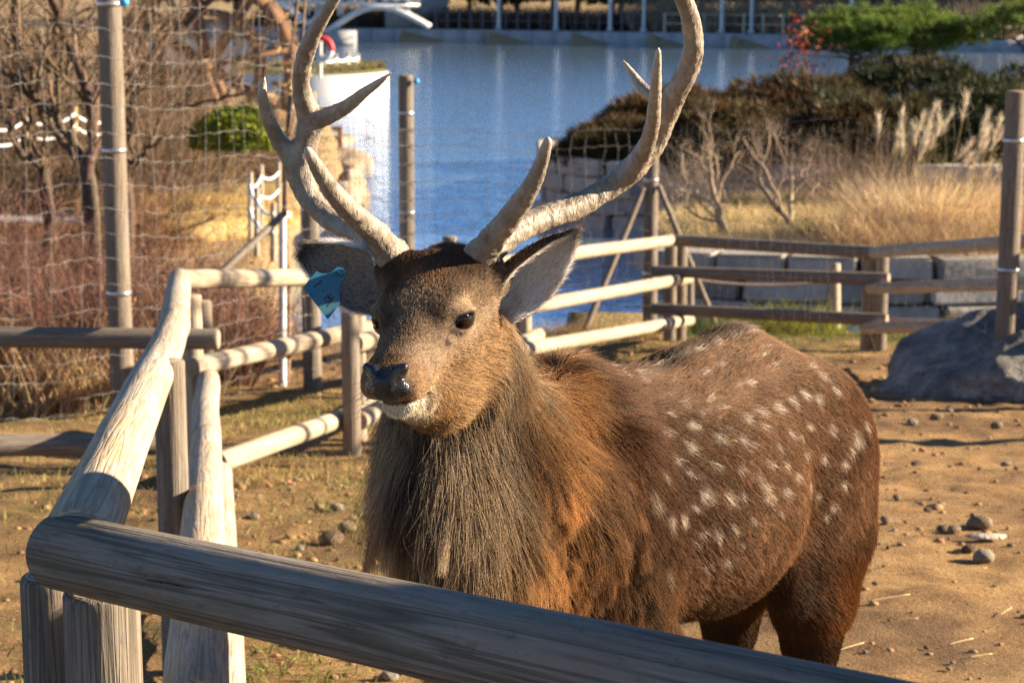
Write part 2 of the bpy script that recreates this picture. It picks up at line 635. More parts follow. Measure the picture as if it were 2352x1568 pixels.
LEFT_ANTLER = [
    [acrop(676, 1214, 3.205, 148), acrop(622, 1168, 3.23, 118), acrop(540, 1115, 3.26, 100), acrop(450, 1070, 3.29, 92), acrop(365, 1020, 3.315, 92), acrop(290, 940, 3.33, 100), acrop(235, 840, 3.335, 104), acrop(240, 740, 3.325, 100),
     acrop(270, 640, 3.31, 100), acrop(283, 560, 3.30, 104), acrop(255, 480, 3.275, 88), acrop(240, 390, 3.25, 76), acrop(252, 290, 3.215, 74), acrop(290, 180, 3.175, 70), acrop(345, 80, 3.14, 56), acrop(402, -15, 3.10, 46), acrop(455, -105, 3.07, 34), acrop(500, -180, 3.05, 10)],
    [acrop(672, 1200, 3.20, 128), acrop(592, 1100, 3.15, 108), acrop(500, 1015, 3.09, 98), acrop(415, 930, 3.04, 86), acrop(345, 835, 3.00, 70), acrop(298, 755, 2.975, 54), acrop(275, 712, 2.965, 40), acrop(270, 697, 2.96, 24)],
    [acrop(255, 820, 3.335, 96), acrop(185, 730, 3.33, 80), acrop(130, 650, 3.315, 66), acrop(88, 560, 3.295, 58), acrop(60, 460, 3.27, 46), acrop(60, 395, 3.26, 32), acrop(66, 357, 3.25, 10)],
    [acrop(285, 570, 3.30, 84), acrop(365, 545, 3.285, 72), acrop(455, 500, 3.26, 60), acrop(545, 430, 3.23, 44), acrop(615, 380, 3.205, 28), acrop(667, 338, 3.19, 7)],
]


EYES = [(0.0600, 0.003, 0.002), (-0.0600, 0.003, 0.002)]
EYE_R = 0.0225
EYE_N = [nrm([0.77, 0.60, 0.16]), nrm([-0.77, 0.60, 0.16])]   # where each eye looks, in the head frame


def build_head():
    lo = np.minimum.reduce([H(x, y, z) for x in (-.13, .13) for y in (-.2, .23) for z in (-.21, .15)])
    hi = np.maximum.reduce([H(x, y, z) for x in (-.13, .13) for y in (-.2, .23) for z in (-.21, .15)])
    f = Field(lo, hi, 0.0034)
    f.loft(HEAD_O, H_AX, [
        (-0.145, 0.004, 0.056, 0.050), (-0.10, 0.004, 0.067, 0.060), (-0.05, 0.0, 0.068, 0.062), (0.0, -0.012, 0.064, 0.060), (0.035, -0.020, 0.0575, 0.056),
        (0.07, -0.024, 0.052, 0.050), (0.11, -0.026, 0.0465, 0.044), (0.145, -0.022, 0.0430, 0.038), (0.172, -0.018, 0.0365, 0.031)], 0.015, 2.25)
    # lower jaw and cheeks
    f.loft(HEAD_O, H_AX, [(-0.10, -0.080, 0.058, 0.066), (-0.05, -0.088, 0.054, 0.058), (0.01, -0.088, 0.046, 0.044), (0.06, -0.084, 0.040, 0.032), (0.11, -0.078, 0.034, 0.024), (0.140, -0.072, 0.029, 0.019), (0.154, -0.068, 0.024, 0.016)], 0.008, 2.1)
    for s in (1, -1):
        f.ell(H(0.046 * s, -0.045, -0.052), (0.028, 0.060, 0.050), H_AX, 0.035)
        f.ell(H(0.047 * s, -0.005, 0.024), (0.022, 0.036, 0.014), H_AX, 0.03)            # brow
        f.ell(H(0.036 * s, 0.146, -0.030), (0.014, 0.034, 0.020), H_AX, 0.02)            # side of the muzzle
        f.cap(H(0.030 * s, -0.075, 0.012), np.array((RIGHT_ANTLER if s > 0 else LEFT_ANTLER)[0][0][:3]) - 0.004 * AX_U, 0.034, 0.0262, 0.024)   # pedicle
        e = EYES[0 if s > 0 else 1]
        # eyeball seat, then lids as a raised almond rim
        en = EYE_N[0 if s > 0 else 1]
        nw = en @ H_AX
        t2 = nrm(H_Z * 0.97 + H_Y * -0.2 - nw * np.dot(H_Z * 0.97 + H_Y * -0.2, nw))
        t1 = np.cross(nw, t2)
        ew = H(*e)
        f.ell(ew, (0.0255, 0.0265, 0.0250), H_AX, 0.012)
        f.ell(ew + nw * 0.0135 + t2 * 0.0135, (0.0150, 0.024, 0.0070), [nw, t1, t2], 0.006)      # upper lid
        f.ell(ew + nw * 0.0225 - t2 * 0.002, (0.0135, 0.0205, 0.0120), [nw, t1, t2], 0.004, sub=True)
        # gland slit in front of the eye
        f.cap(H(0.0655 * s, 0.033, -0.001), H(0.0555 * s, 0.056, -0.017), 0.0050, 0.0060, 0.005, sub=True)
        # mouth corner
        f.chain([(*H(0.008 * s, 0.196, -0.0535), 0.0030), (*H(0.030 * s, 0.176, -0.0545), 0.0032), (*H(0.043 * s, 0.145, -0.060), 0.0035), (*H(0.047 * s, 0.112, -0.066), 0.004)], 0.006, sub=True)
        # ear base
        f.cap(H(0.055 * s, -0.105, 0.006), H(0.083 * s, -0.115, 0.010), 0.040, 0.026, 0.03)
    # throat towards the neck
    f.chain([(*H(0, 0.105, -0.083), 0.022), (*H(0.0, 0.06, -0.100), 0.036), (*H(0.0, 0.0, -0.125), 0.055), (*H(0, -0.07, -0.14), 0.075)], 0.03)
    f.chain([(*H(0, -0.10, -0.045), 0.080), (*P(1072, 860, 3.285), 0.086)], 0.035)
    return f.mesh(2)


def build_nose():
    lo = H(0, 0.19, -0.01) - 0.06
    f = Field(lo, lo + 0.12, 0.0018)
    f.ell(H(0, 0.179, -0.010), (0.0315, 0.0265, 0.0255), H_AX, 0.008)
    f.ell(H(0, 0.183, -0.024), (0.025, 0.021, 0.017), H_AX, 0.010)
    for s in (1, -1):
        f.cap(H(0.010 * s, 0.187, 0.008), H(0.0285 * s, 0.178, 0.009), 0.0085, 0.0080, 0.008)
        f.cap(H(0.027 * s, 0.184, -0.024), H(0.0335 * s, 0.170, -0.012), 0.0085, 0.007, 0.008)
    for s in (1, -1):
        f.chain([(*H(0.0195 * s, 0.2025, -0.0125), 0.0042), (*H(0.026 * s, 0.1985, -0.0055), 0.0066), (*H(0.0345 * s, 0.187, -0.003), 0.0056), (*H(0.041 * s, 0.174, 0.004), 0.003)], 0.004, sub=True)
    f.cap(H(0, 0.206, -0.032), H(0, 0.199, -0.050), 0.0016, 0.0016, 0.004, sub=True)
    f.ell(H(0, 0.194, 0.0165), (0.011, 0.02, 0.008), H_AX, 0.010, sub=True)
    return f.mesh(2)


def antler_field(chains, k):
    pts = np.array([c for ch in chains for c in ch])
    f = Field(pts[:, :3].min(0) - 0.05, pts[:, :3].max(0) + 0.05, 0.0040)
    line = []
    for ch in chains:
        s = spline(ch, max(14, len(ch) * 5))
        s[:, 3] = np.maximum(s[:, 3] * 1.10 + 0.0006, 0.0028)
        line.append(s)
        one = Field(f.lo, f.lo + (f.n - 1) * f.h - 1e-6, f.h)
        one.chain([tuple(r) for r in s], 1e-5)
        m = min(f.d.shape[0], one.d.shape[0]), min(f.d.shape[1], one.d.shape[1]), min(f.d.shape[2], one.d.shape[2])
        o, n = f.d[:m[0], :m[1], :m[2]], one.d[:m[0], :m[1], :m[2]]
        w = np.clip(0.5 + 0.5 * (o - n) / k, 0, 1)
        f.d[:m[0], :m[1], :m[2]] = o * (1 - w) + n * w - k * w * (1 - w)
    v, q = f.mesh(1)
    n = vert_normals(v, q)
    line = np.concatenate(line)
    near = np.zeros(len(v), dtype=int)
    for i in range(0, len(v), 4000):
        near[i:i + 4000] = ((v[i:i + 4000, None] - line[None, :, :3]) ** 2).sum(-1).argmin(1)
    rad = line[near, 3]
    rough = np.clip((rad - 0.006) / 0.016, 0.1, 1)
    a = rough * (0.0026 * fbm(v * 85, 3, 5) + 0.0018 * fbm(v * 190, 2, 9))
    return v + n * a[:, None], q, rad


def burr(chain0, chain1, name, parent, mat):
    """knobbly pale ring where an antler leaves the skull"""
    c, nx = np.array(chain0[:3]), np.array(chain1[:3])
    ax = nrm(nx - c)
    r = chain0[3] * 1.13
    c = c + ax * 0.015
    s = nrm(np.cross(ax, [0.3, 0.2, 1]))
    t = np.cross(ax, s)
    f = Field(c - r - 0.02, c + r + 0.02, 0.0024)
    for i in range(26):
        a = i / 26 * 2 * math.pi
        p = c + r * (math.cos(a) * s + math.sin(a) * t) - ax * 0.004 + ax * 0.003 * math.sin(i * 2.4)
        f.ell(p, (0.0042 + 0.0012 * math.sin(i * 3.1), 0.005, 0.0044), None, 0.004)
    v, q = f.mesh(1)
    return link(name, mesh_np(name, v, q), mat, parent)


def ear_shape(base, tip, up, away, half, psi0, psi1, bend=0.0, ns=22, na=22):
    """cupped ear: rows along the axis, columns round the open cone; outer then inner skin"""
    s = np.linspace(0, 1, ns)
    w = np.interp(s, [h[0] for h in half], [h[1] for h in half])
    w = np.convolve(np.pad(w, 2, mode='edge'), [.1, .2, .4, .2, .1], 'valid')
    psi = np.radians(np.linspace(psi0, psi1, na))
    axis = base[None] + s[:, None] * (tip - base)[None] + (np.sin(s * math.pi) * bend)[:, None] * up[None]
    ring = -up[None] * np.cos(psi)[:, None] + 0.75 * away[None] * np.sin(psi)[:, None]
    outer = axis[:, None] + w[:, None, None] * ring[None]
    th = 0.0022
    inner = axis[:, None] + np.maximum(w[:, None, None] - th, 0.0005) * ring[None]
    v = np.vstack([outer.reshape(-1, 3), inner.reshape(-1, 3)])
    i, j = np.meshgrid(np.arange(ns - 1), np.arange(na - 1), indexing='ij')
    a = i * na + j
    fo = np.stack([a, a + 1, a + na + 1, a + na], -1).reshape(-1, 4)
    n = ns * na
    fi = fo[:, ::-1] + n
    rim = []
    for i in range(ns - 1):
        for e in (0, na - 1):
            p, q2 = i * na + e, (i + 1) * na + e
            rim.append((p, q2, q2 + n, p + n) if e == 0 else (q2, p, p + n, q2 + n))
    for j in range(na - 1):
        p, q2 = (ns - 1) * na + j, (ns - 1) * na + j + 1
        rim.append((p, q2, q2 + n, p + n))
    return v, fo, fi, np.array(rim)


deer = empty('deer', B(0.4, 0, ground_z(0, B(0.4, 0, 0)[1])), 'spotted brown stag with large antlers and shaggy mane standing behind the front rail', 'deer')
body_v, body_q = build_body()
head_v, head_q = build_head()
nose_v, nose_q = build_nose()


def sstep(a, b, x):
    t = np.clip((np.asarray(x, float) - a) / (b - a), 0, 1)
    return t * t * (3 - 2 * t)


def blob(h, c, r):
    return np.exp(-(((h - np.asarray(c)) / np.asarray(r)) ** 2).sum(-1))


def mixc(c, col, w):
    return c * (1 - w[:, None]) + np.asarray(col)[None] * w[:, None]


# white spots of the coat: measured places, carried onto the flank
SPOTS = """1125,140,20 1040,165,22 970,200,22 880,230,24 800,260,20 745,275,16 690,300,20 620,325,18 1200,210,14 1185,245,17 910,330,16 985,295,14 1115,370,18
1075,400,14 1325,230,14 950,445,18 910,505,18 860,560,24 1105,530,24 1160,500,20 1245,480,25 1310,455,23 1360,420,22 1420,440,25 1505,400,22 700,580,20 745,590,14 560,525,17
980,610,25 1085,630,27 1130,640,14 855,655,25 970,745,20 790,710,18 840,760,17 1215,735,18 1285,740,16 1330,790,20 1385,830,22 1280,860,24 1450,710,22 1480,570,22 1385,560,18
1600,615,32 1640,555,20 1540,725,24 920,865,28 1030,880,28 1090,870,20 1185,820,20 1200,880,22 870,915,18 680,870,28 700,900,24 525,865,20 470,880,18 615,965,20 760,970,26 820,985,24
910,1035,20 975,1045,20 1045,1020,20 1130,975,20 430,1010,24 540,1160,30 610,1225,22 740,1210,34 930,1180,18 1010,1165,18 1370,690,20 1490,920,20 1460,970,18 600,1370,22 1340,610,14
560,345,16 500,360,14 1250,160,16 1290,190,14 1400,300,18 1440,340,18 1240,300,14 1000,480,16 820,470,14 760,520,15 1180,560,16 1300,600,18 1240,650,16 1010,560,14 900,780,16 1080,760,16 1150,790,16
720,760,15 650,700,14 1420,880,18 1540,820,18 1570,680,16 1250,950,16 880,1090,14 1080,1090,14 660,1080,18 480,960,16"""
from mathutils.bvhtree import BVHTree
from mathutils.kdtree import KDTree
_bvh = BVHTree.FromPolygons([Vector(p) for p in body_v], [tuple(int(i) for i in f) for f in body_q])
spot_c, spot_r = [], []
for tok in SPOTS.split():
    sx, sy, sr = [float(t) for t in tok.split(',')]
    aim = nrm(P(sx * 0.5127 + 1148.4, sy * 0.5127 + 689.0, 1.0) - CAM)
    hit = _bvh.ray_cast(Vector(CAM), Vector(aim))
    if hit[0] is not None:
        spot_c.append(np.array(hit[0]))
        spot_r.append(sr * 0.5127 * DM * hit[3] * 1.25)
        spot_c[-1] = spot_c[-1] - 0.010 * (B_L * 0.8 - np.array([0, 0, 0.5]))
spot_c, spot_r = np.array(spot_c), np.array(spot_r)


def head_weight(p):
    """1 on the face, 0 from the neck on"""
    h = to_head(p)
    return sstep(-0.20, -0.13, h[:, 1] + 0.9 * np.minimum(h[:, 2] + 0.02, 0)) * sstep(0.2, 0.15, np.abs(h[:, 2] + 0.02)) * sstep(0.18, 0.13, np.abs(h[:, 0]))


def eye_dist(h, e):
    """1 on the rim of the eye opening, more outside"""
    en = EYE_N[0 if e[0] > 0 else 1]
    up = nrm(np.array([0, -0.2, 0.97]) - en * np.dot([0, -0.2, 0.97], en))
    si = np.cross(en, up)
    d = h - (np.array(e) + en * 0.0225)
    return np.sqrt((d @ en / 0.020) ** 2 + (d @ si / 0.0195) ** 2 + (d @ up / 0.0128) ** 2)


def coat_color(p, n):
    """albedo of the coat at points p with surface normals n"""
    h, b = to_head(p), to_body(p)
    N = len(p)
    l, w, z = b[:, 0], b[:, 1], b[:, 2]
    c = np.tile(np.array([0.215, 0.128, 0.077]), (N, 1))
    mott = fbm(p * 9, 3, 3)
    c = mixc(c, (0.35, 0.225, 0.14), sstep(-0.1, 0.6, mott) * 0.7)
    c = mixc(c, (0.10, 0.053, 0.030), sstep(0.1, 0.7, -mott) * 0.6)
    # ridge of the back, belly, rump edge, legs
    top = sstep(0.75, 0.97, n[:, 2])
    c = mixc(c, (0.07, 0.05, 0.044), top * sstep(0.06, 0.01, np.abs(w)) * 0.75)
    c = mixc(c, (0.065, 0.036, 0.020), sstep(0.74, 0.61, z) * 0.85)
    c = mixc(c, (0.30, 0.135, 0.045), sstep(0.80, 0.95, l) * sstep(0.45, 0.75, z) * 0.7)
    c = mixc(c, (0.22, 0.10, 0.035), sstep(0.62, 0.7, l) * sstep(0.72, 0.6, z) * sstep(0.40, 0.5, z) * 0.8)
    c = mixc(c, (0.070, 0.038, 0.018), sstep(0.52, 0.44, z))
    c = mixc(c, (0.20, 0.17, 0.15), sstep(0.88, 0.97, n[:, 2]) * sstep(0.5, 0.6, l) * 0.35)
    c = mixc(c, (0.105, 0.055, 0.033), sstep(0.30, 0.10, l) * sstep(0.68, 0.85, z) * 0.8)
    # spots with ragged edges
    jit = p + 0.006 * np.stack([vnoise(p * 60, 1), vnoise(p * 60, 2), vnoise(p * 60, 3)], -1)
    sp = np.zeros(N)
    for cc, rr in zip(spot_c, spot_r):
        d = jit - cc
        d = d - 0.12 * np.outer(d @ (B_L * 0.85 - np.array([0, 0, 0.5])), B_L * 0.85 - np.array([0, 0, 0.5]))
        sp = np.maximum(sp, sstep(1.45, 0.35, np.linalg.norm(d, axis=1) / rr))
    c = mixc(c, (0.60, 0.53, 0.45), sp * 0.85)
    # reddish withers and the tawny collar
    x = p[:, 0]
    c = mixc(c, (0.15, 0.075, 0.048), sstep(0.16, 0.02, l) * sstep(0.95, 1.05, z) * 0.8)
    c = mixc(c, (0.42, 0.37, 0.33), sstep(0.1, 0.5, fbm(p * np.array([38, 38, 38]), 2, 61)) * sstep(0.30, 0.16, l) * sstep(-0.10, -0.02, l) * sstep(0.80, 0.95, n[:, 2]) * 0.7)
    nk = sstep(0.05, -0.09, l + 0.35 * (z - 0.95) * (z < 0.95))
    coll = sstep(-0.02, 0.035, x) * sstep(0.165, 0.095, x) * sstep(0.06, -0.07, l) * sstep(0.55, 0.7, z)
    c = mixc(c, (0.19, 0.115, 0.065), nk)
    c = mixc(c, (0.44, 0.255, 0.11), coll * 0.85 * (0.75 + 0.25 * fbm(p * np.array([14, 14, 4]), 2, 51)))
    # mane: grey fawn with darker partings
    md = fbm(p * np.array([26, 26, 5]), 3, 21)
    mane = nk * sstep(0.03, -0.03, x)
    c = mixc(c, (0.42, 0.34, 0.24), mane)
    c = mixc(c, (0.12, 0.085, 0.055), mane * sstep(0.0, 0.5, md) * 0.85)
    c = mixc(c, (0.46, 0.33, 0.19), mane * sstep(0.1, 0.6, -md) * 0.6)
    c = mixc(c, (0.10, 0.066, 0.042), nk * blob(p, P(1195, 1090, 3.22), (0.055, 0.2, 0.14)) * 0.75)
    c = mixc(c, (0.34, 0.21, 0.10), nk * blob(p, P(1190, 1300, 3.25), (0.06, 0.2, 0.10)) * 0.8)
    # ---- head
    hw = head_weight(p)
    f = np.tile(np.array([0.265, 0.198, 0.135]), (N, 1))
    ax = np.abs(h[:, 0])
    hs = np.stack([ax, h[:, 1], h[:, 2]], -1)
    f = mixc(f, (0.31, 0.21, 0.115), sstep(-0.02, -0.08, h[:, 2]) * 0.85)
    f = mixc(f, (0.095, 0.056, 0.033), sstep(0.015, 0.05, h[:, 2]) * sstep(0.02, -0.05, h[:, 1]) * 0.92)
    f = mixc(f, (0.29, 0.15, 0.07), blob(hs, (0.012, -0.035, 0.05), (0.02, 0.022, 0.03)) * 0.6)
    f = mixc(f, (0.38, 0.27, 0.155), blob(hs, (0.0, 0.015, 0.045), (0.022, 0.05, 0.03)) * 0.8)
    f = mixc(f, (0.065, 0.042, 0.027), blob(hs, (0.038, 0.042, 0.018), (0.018, 0.034, 0.022)) * 0.9)
    f = mixc(f, (0.075, 0.05, 0.032), blob(hs, (0.048, -0.008, 0.045), (0.020, 0.028, 0.018)) * 0.85)
    f = mixc(f, (0.12, 0.08, 0.05), blob(hs, (0.0, 0.09, 0.02), (0.018, 0.05, 0.02)) * 0.6)
    f = mixc(f, (0.46, 0.345, 0.215), blob(hs, (0.070, -0.006, 0.022), (0.018, 0.022, 0.010)) * 0.9)
    f = mixc(f, (0.14, 0.075, 0.036), blob(hs, (0.0, 0.165, 0.015), (0.045, 0.022, 0.016)) * 0.9)
    f = mixc(f, (0.27, 0.16, 0.075), blob(hs, (0.043, 0.165, -0.012), (0.02, 0.022, 0.025)) * 0.8)
    f = mixc(f, (0.47, 0.315, 0.15), blob(hs, (0.035, 0.155, -0.045), (0.022, 0.04, 0.012)) * 0.85)
    f = mixc(f, (0.66, 0.585, 0.465), sstep(0.085, 0.115, h[:, 1]) * sstep(-0.056, -0.063, h[:, 2]) * 0.97)
    f = mixc(f, (0.60, 0.50, 0.36), blob(hs, (0.047, 0.100, -0.062), (0.012, 0.016, 0.012)) * 0.9)
    f = mixc(f, (0.13, 0.085, 0.055), blob(hs, (0.036, 0.117, -0.078), (0.016, 0.012, 0.012)) * 0.85)
    for e in EYES:
        d = eye_dist(h, e)
        f = mixc(f, (0.03, 0.02, 0.015), sstep(1.32, 1.08, d))
    f = mixc(f, (0.045, 0.024, 0.022), np.clip(1.6 * np.maximum(blob(hs, (0.063, 0.038, -0.004), (0.010, 0.009, 0.007)), blob(hs, (0.056, 0.052, -0.014), (0.009, 0.009, 0.008))), 0, 1))
    zm = np.interp(h[:, 1], [0.105, 0.145, 0.176, 0.196], [-0.067, -0.060, -0.0545, -0.0535])
    f = mixc(f, (0.035, 0.022, 0.016), sstep(0.0048, 0.0018, np.abs(h[:, 2] - zm)) * sstep(0.105, 0.115, h[:, 1]) * 0.95)
    f = 1.30 * f * (1 + 0.28 * fbm(p * 70, 2, 8))[:, None]
    return np.clip(mixc_arr(c, f, hw), 0.008, 0.9)


def mixc_arr(a, b, w):
    return a * (1 - w[:, None]) + b * w[:, None]


def coat_flow(p, n):
    """lie of the hair"""
    h, b = to_head(p), to_body(p)
    l, w, z = b[:, 0], b[:, 1], b[:, 2]
    down = np.array([0, 0, -1.0])
    side = sstep(0.95, 0.5, n[:, 2])
    f = B_L[None] * (1.0 - 0.25 * side)[:, None] + down[None] * (0.12 + 0.62 * side)[:, None]
    hip = sstep(0.66, 0.85, l)
    f = f * (1 - 0.65 * hip)[:, None] + down[None] * (0.9 * hip)[:, None]
    nk = sstep(0.10, -0.07, l + 0.35 * (z - 0.95) * (z < 0.95))
    mane = down[None] + 0.16 * n + 0.30 * B_L[None] * sstep(-0.05, 0.12, p[:, 0])[:, None] + np.array([-0.05, -0.02, 0])[None]
    f = f * (1 - nk)[:, None] + mane * nk[:, None]
    hw = head_weight(p)
    ax = np.abs(h[:, 0])
    # from the nose back over the face; cheeks sweep back and down
    fh = -H_Y[None] * 1.0 + H_Z[None] * (0.15 * sstep(-0.02, 0.02, h[:, 2]) - 0.75 * sstep(0.0, -0.05, h[:, 2]))[:, None] + H_X[None] * (np.sign(h[:, 0]) * (0.35 * sstep(0.01, 0.04, ax)))[:, None]
    chin = sstep(-0.06, -0.075, h[:, 2]) * sstep(0.02, 0.1, h[:, 1])
    fh = fh * (1 - 0.7 * chin)[:, None] + (down[None] + 0.3 * n) * (1.2 * chin)[:, None]
    f = f * (1 - hw)[:, None] + fh * hw[:, None]
    f = f + 0.22 * np.stack([vnoise(p * 14, 31), vnoise(p * 14, 32), vnoise(p * 14, 33)], -1)
    f = f - n * (f * n).sum(-1, keepdims=True)
    return nrm(f)


def coat_length(p, n):
    h, b = to_head(p), to_body(p)
    l, w, z = b[:, 0], b[:, 1], b[:, 2]
    L = 0.027 + 0.008 * sstep(0.8, 0.6, z)
    L = L + 0.018 * sstep(0.17, 0.03, l) * sstep(0.98, 1.06, z) + 0.012 * sstep(0.9, 0.98, n[:, 2])
    L = np.where(z < 0.5, 0.018, L)
    nk = sstep(0.10, -0.09, l + 0.35 * (z - 0.95) * (z < 0.95))
    far = sstep(0.10, 0.34, np.linalg.norm(p - H(0, -0.03, -0.04), axis=1))
    L = L + nk * (0.004 + far * (0.024 + 0.086 * sstep(0.05, -0.03, p[:, 0])))
    hw = head_weight(p)
    Lh = 0.0075 + 0.026 * sstep(-0.03, -0.10, h[:, 2]) * sstep(0.12, 0.0, h[:, 1]) + 0.004 * sstep(-0.02, -0.11, h[:, 1])
    Lh = Lh - 0.003 * sstep(0.05, 0.15, h[:, 1]) + 0.008 * sstep(-0.06, -0.075, h[:, 2]) * sstep(0.06, 0.1, h[:, 1])
    for e in EYES:
        d = np.linalg.norm(h - np.array(e), axis=1)
        Lh = Lh * (0.45 + 0.55 * sstep(0.028, 0.045, d))
    return L * (1 - hw) + Lh * hw


def sample(v, q, count, weight=None, rng=RNG):
    """random points on a quad mesh with interpolated normals"""
    t = np.vstack([q[:, [0, 1, 2]], q[:, [0, 2, 3]]])
    a, b, c = v[t[:, 0]], v[t[:, 1]], v[t[:, 2]]
    area = 0.5 * np.linalg.norm(np.cross(b - a, c - a), axis=1)
    if weight is not None: area = area * weight[t].mean(1)
    cdf = np.cumsum(area)
    k = np.searchsorted(cdf, rng.random(count) * cdf[-1])
    k = np.minimum(k, len(t) - 1)
    r1, r2 = np.sqrt(rng.random(count)), rng.random(count)
    w0, w1, w2 = (1 - r1)[:, None], (r1 * (1 - r2))[:, None], (r1 * r2)[:, None]
    n = vert_normals(v, q)
    return a[k] * w0 + b[k] * w1 + c[k] * w2, nrm(n[t[k, 0]] * w0 + n[t[k, 1]] * w1 + n[t[k, 2]] * w2)


def hair_paths(root, n, flow, length, npts, lift=0.45, droop=0.0, curl=0.12, rng=RNG):
    N = len(root)
    t = np.linspace(0, 1, npts)[None, :, None]
    d0 = nrm(flow + n * (lift * (0.6 + 0.8 * rng.random((N, 1)))) + curl * rng.normal(size=(N, 3)))
    d1 = nrm(flow + n * 0.08 + curl * 1.6 * rng.normal(size=(N, 3)) + np.array([0, 0, -1.0]) * (droop * np.ones((N, 1))))
    L = (length * (0.50 + 0.75 * rng.random(N)))[:, None, None]
    return root[:, None, :] + L * (t * d0[:, None, :] + 0.5 * t * t * (d1 - d0)[:, None, :] * 1.3)


def clump(paths, n_guides, amount, power=1.6, rng=RNG):
    """pull the tips of neighbouring hairs together into locks"""
    N = len(paths)
    g = rng.choice(N, n_guides, replace=False)
    kd = KDTree(n_guides)
    for i, r in enumerate(paths[g, 0]): kd.insert(r, i)
    kd.balance()
    best = np.array([kd.find(r)[1] for r in paths[:, 0]])
    tgt = paths[g][best]
    t = np.linspace(0, 1, paths.shape[1])[None, :, None]
    off = (paths[:, :1] - tgt[:, :1])
    am = amount * (0.6 + 0.6 * rng.random((N, 1, 1)))
    w = np.clip(am, 0, 1) * t ** power
    return paths * (1 - w) + (tgt + off * 0.12) * w, best


HAIR_TONE = 1.16


def make_hair(name, paths, colors, width, mat, parent):
    N, K = paths.shape[:2]
    cu = bpy.data.hair_curves.new(name)
    cu.add_curves([K] * N)
    cu.points.foreach_set('position', np.ascontiguousarray(paths, dtype=np.float32).ravel())
    t = np.linspace(0, 1, K)
    rad = (np.asarray(width).reshape(-1, 1) * np.ones((N, 1))) * (1.0 - 0.85 * t ** 1.5)[None]
    a = cu.attributes.get('radius') or cu.attributes.new('radius', 'FLOAT', 'POINT')
    a.data.foreach_set('value', rad.astype(np.float32).ravel())
    colors = HAIR_TONE * np.clip(colors, 0.004, 1) ** 1.30
    ca = cu.attributes.new('Col', 'FLOAT_COLOR', 'CURVE')
    c4 = np.ones((N, 4), dtype=np.float32)
    c4[:, :3] = colors
    ca.data.foreach_set('color', c4.ravel())
    return link(name, cu, mat, parent)


def hair_material():
    n = Nodes('hair_coat')
    c = n.attr('Col')
    hi = n.new('ShaderNodeHairInfo')
    c = n.mix(1.0, c, n.ramp(hi.outputs['Intercept'], [(0.0, 0.55), (0.8, 1.2)]), 'MULTIPLY')
    df = n.new('ShaderNodeBsdfDiffuse')
    n.link(c, df.inputs['Color'])
    gl = n.new('ShaderNodeBsdfHair', component='Reflection')
    gl.inputs['Color'].default_value = (0.75, 0.62, 0.48, 1)
    gl.inputs['RoughnessU'].default_value = 0.22
    gl.inputs['RoughnessV'].default_value = 0.9
    tr = n.new('ShaderNodeBsdfHair', component='Transmission')
    n.link(c, tr.inputs['Color'])
    tr.inputs['RoughnessU'].default_value = 0.4
    tr.inputs['RoughnessV'].default_value = 1.0
    m1 = n.new('ShaderNodeMixShader')
    m1.inputs[0].default_value = 0.30
    n.link(df.outputs[0], m1.inputs[1])
    n.link(tr.outputs[0], m1.inputs[2])
    m2 = n.new('ShaderNodeMixShader')
    m2.inputs[0].default_value = 0.045
    n.link(m1.outputs[0], m2.inputs[1])
    n.link(gl.outputs[0], m2.inputs[2])
    n.link(m2.outputs[0], n.out.inputs[0])
    return n.mat


M_HAIR = hair_material()
M_SKIN = vertex_mat('coat_skin', 0.9, 0.0, 0.2, 160.0)

# keep only the outer skin where the finer head overlaps the trunk
hn = to_head(body_v)
keep = ~((hn[:, 1] > -0.13) & (np.abs(hn[:, 0]) < 0.10) & (hn[:, 2] > -0.10))
bq = body_q[keep[body_q].any(1)]
bn, hnm = vert_normals(body_v, body_q), vert_normals(head_v, head_q)
skin_v = np.vstack([body_v, head_v])
skin_q = np.vstack([bq, head_q + len(body_v)])
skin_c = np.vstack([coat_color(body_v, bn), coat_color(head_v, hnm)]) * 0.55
deer_body = link('body', mesh_np('body', skin_v, skin_q, True, skin_c), M_SKIN, deer)

# hair density: full where a viewer in front can see it, thinner on the far side
seen_b = 0.22 + 0.78 * sstep(-0.45, -0.1, (bn * nrm(CAM - body_v)).sum(-1))
hb = head_weight(body_v)
nkb = sstep(0.10, -0.09, to_body(body_v)[:, 0])
seen_b = seen_b * (1 - 0.98 * hb) * sstep(0.06, 0.3, body_v[:, 2] - 0.1)
FUR = 1.0
p, n = sample(body_v, body_q, int(210000 * FUR), seen_b * (1 - 0.75 * nkb))
L, F = coat_length(p, n), coat_flow(p, n)
ruff = sstep(0.17, 0.0, to_body(p)[:, 0]) * sstep(1.0, 1.06, p[:, 2])
paths = hair_paths(p, n, F, L, 4, 0.28, 0.1, 0.12)
paths[:, 1:] += (n * ruff[:, None] * 0.012)[:, None]
paths, best = clump(paths, 9000, 0.26)
lock = 1 + 0.13 * RNG.normal(size=9000)
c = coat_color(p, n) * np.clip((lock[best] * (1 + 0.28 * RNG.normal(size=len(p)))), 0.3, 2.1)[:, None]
make_hair('body_fur', paths, np.clip(c, 0.01, 0.85), 0.00036, M_HAIR, deer)

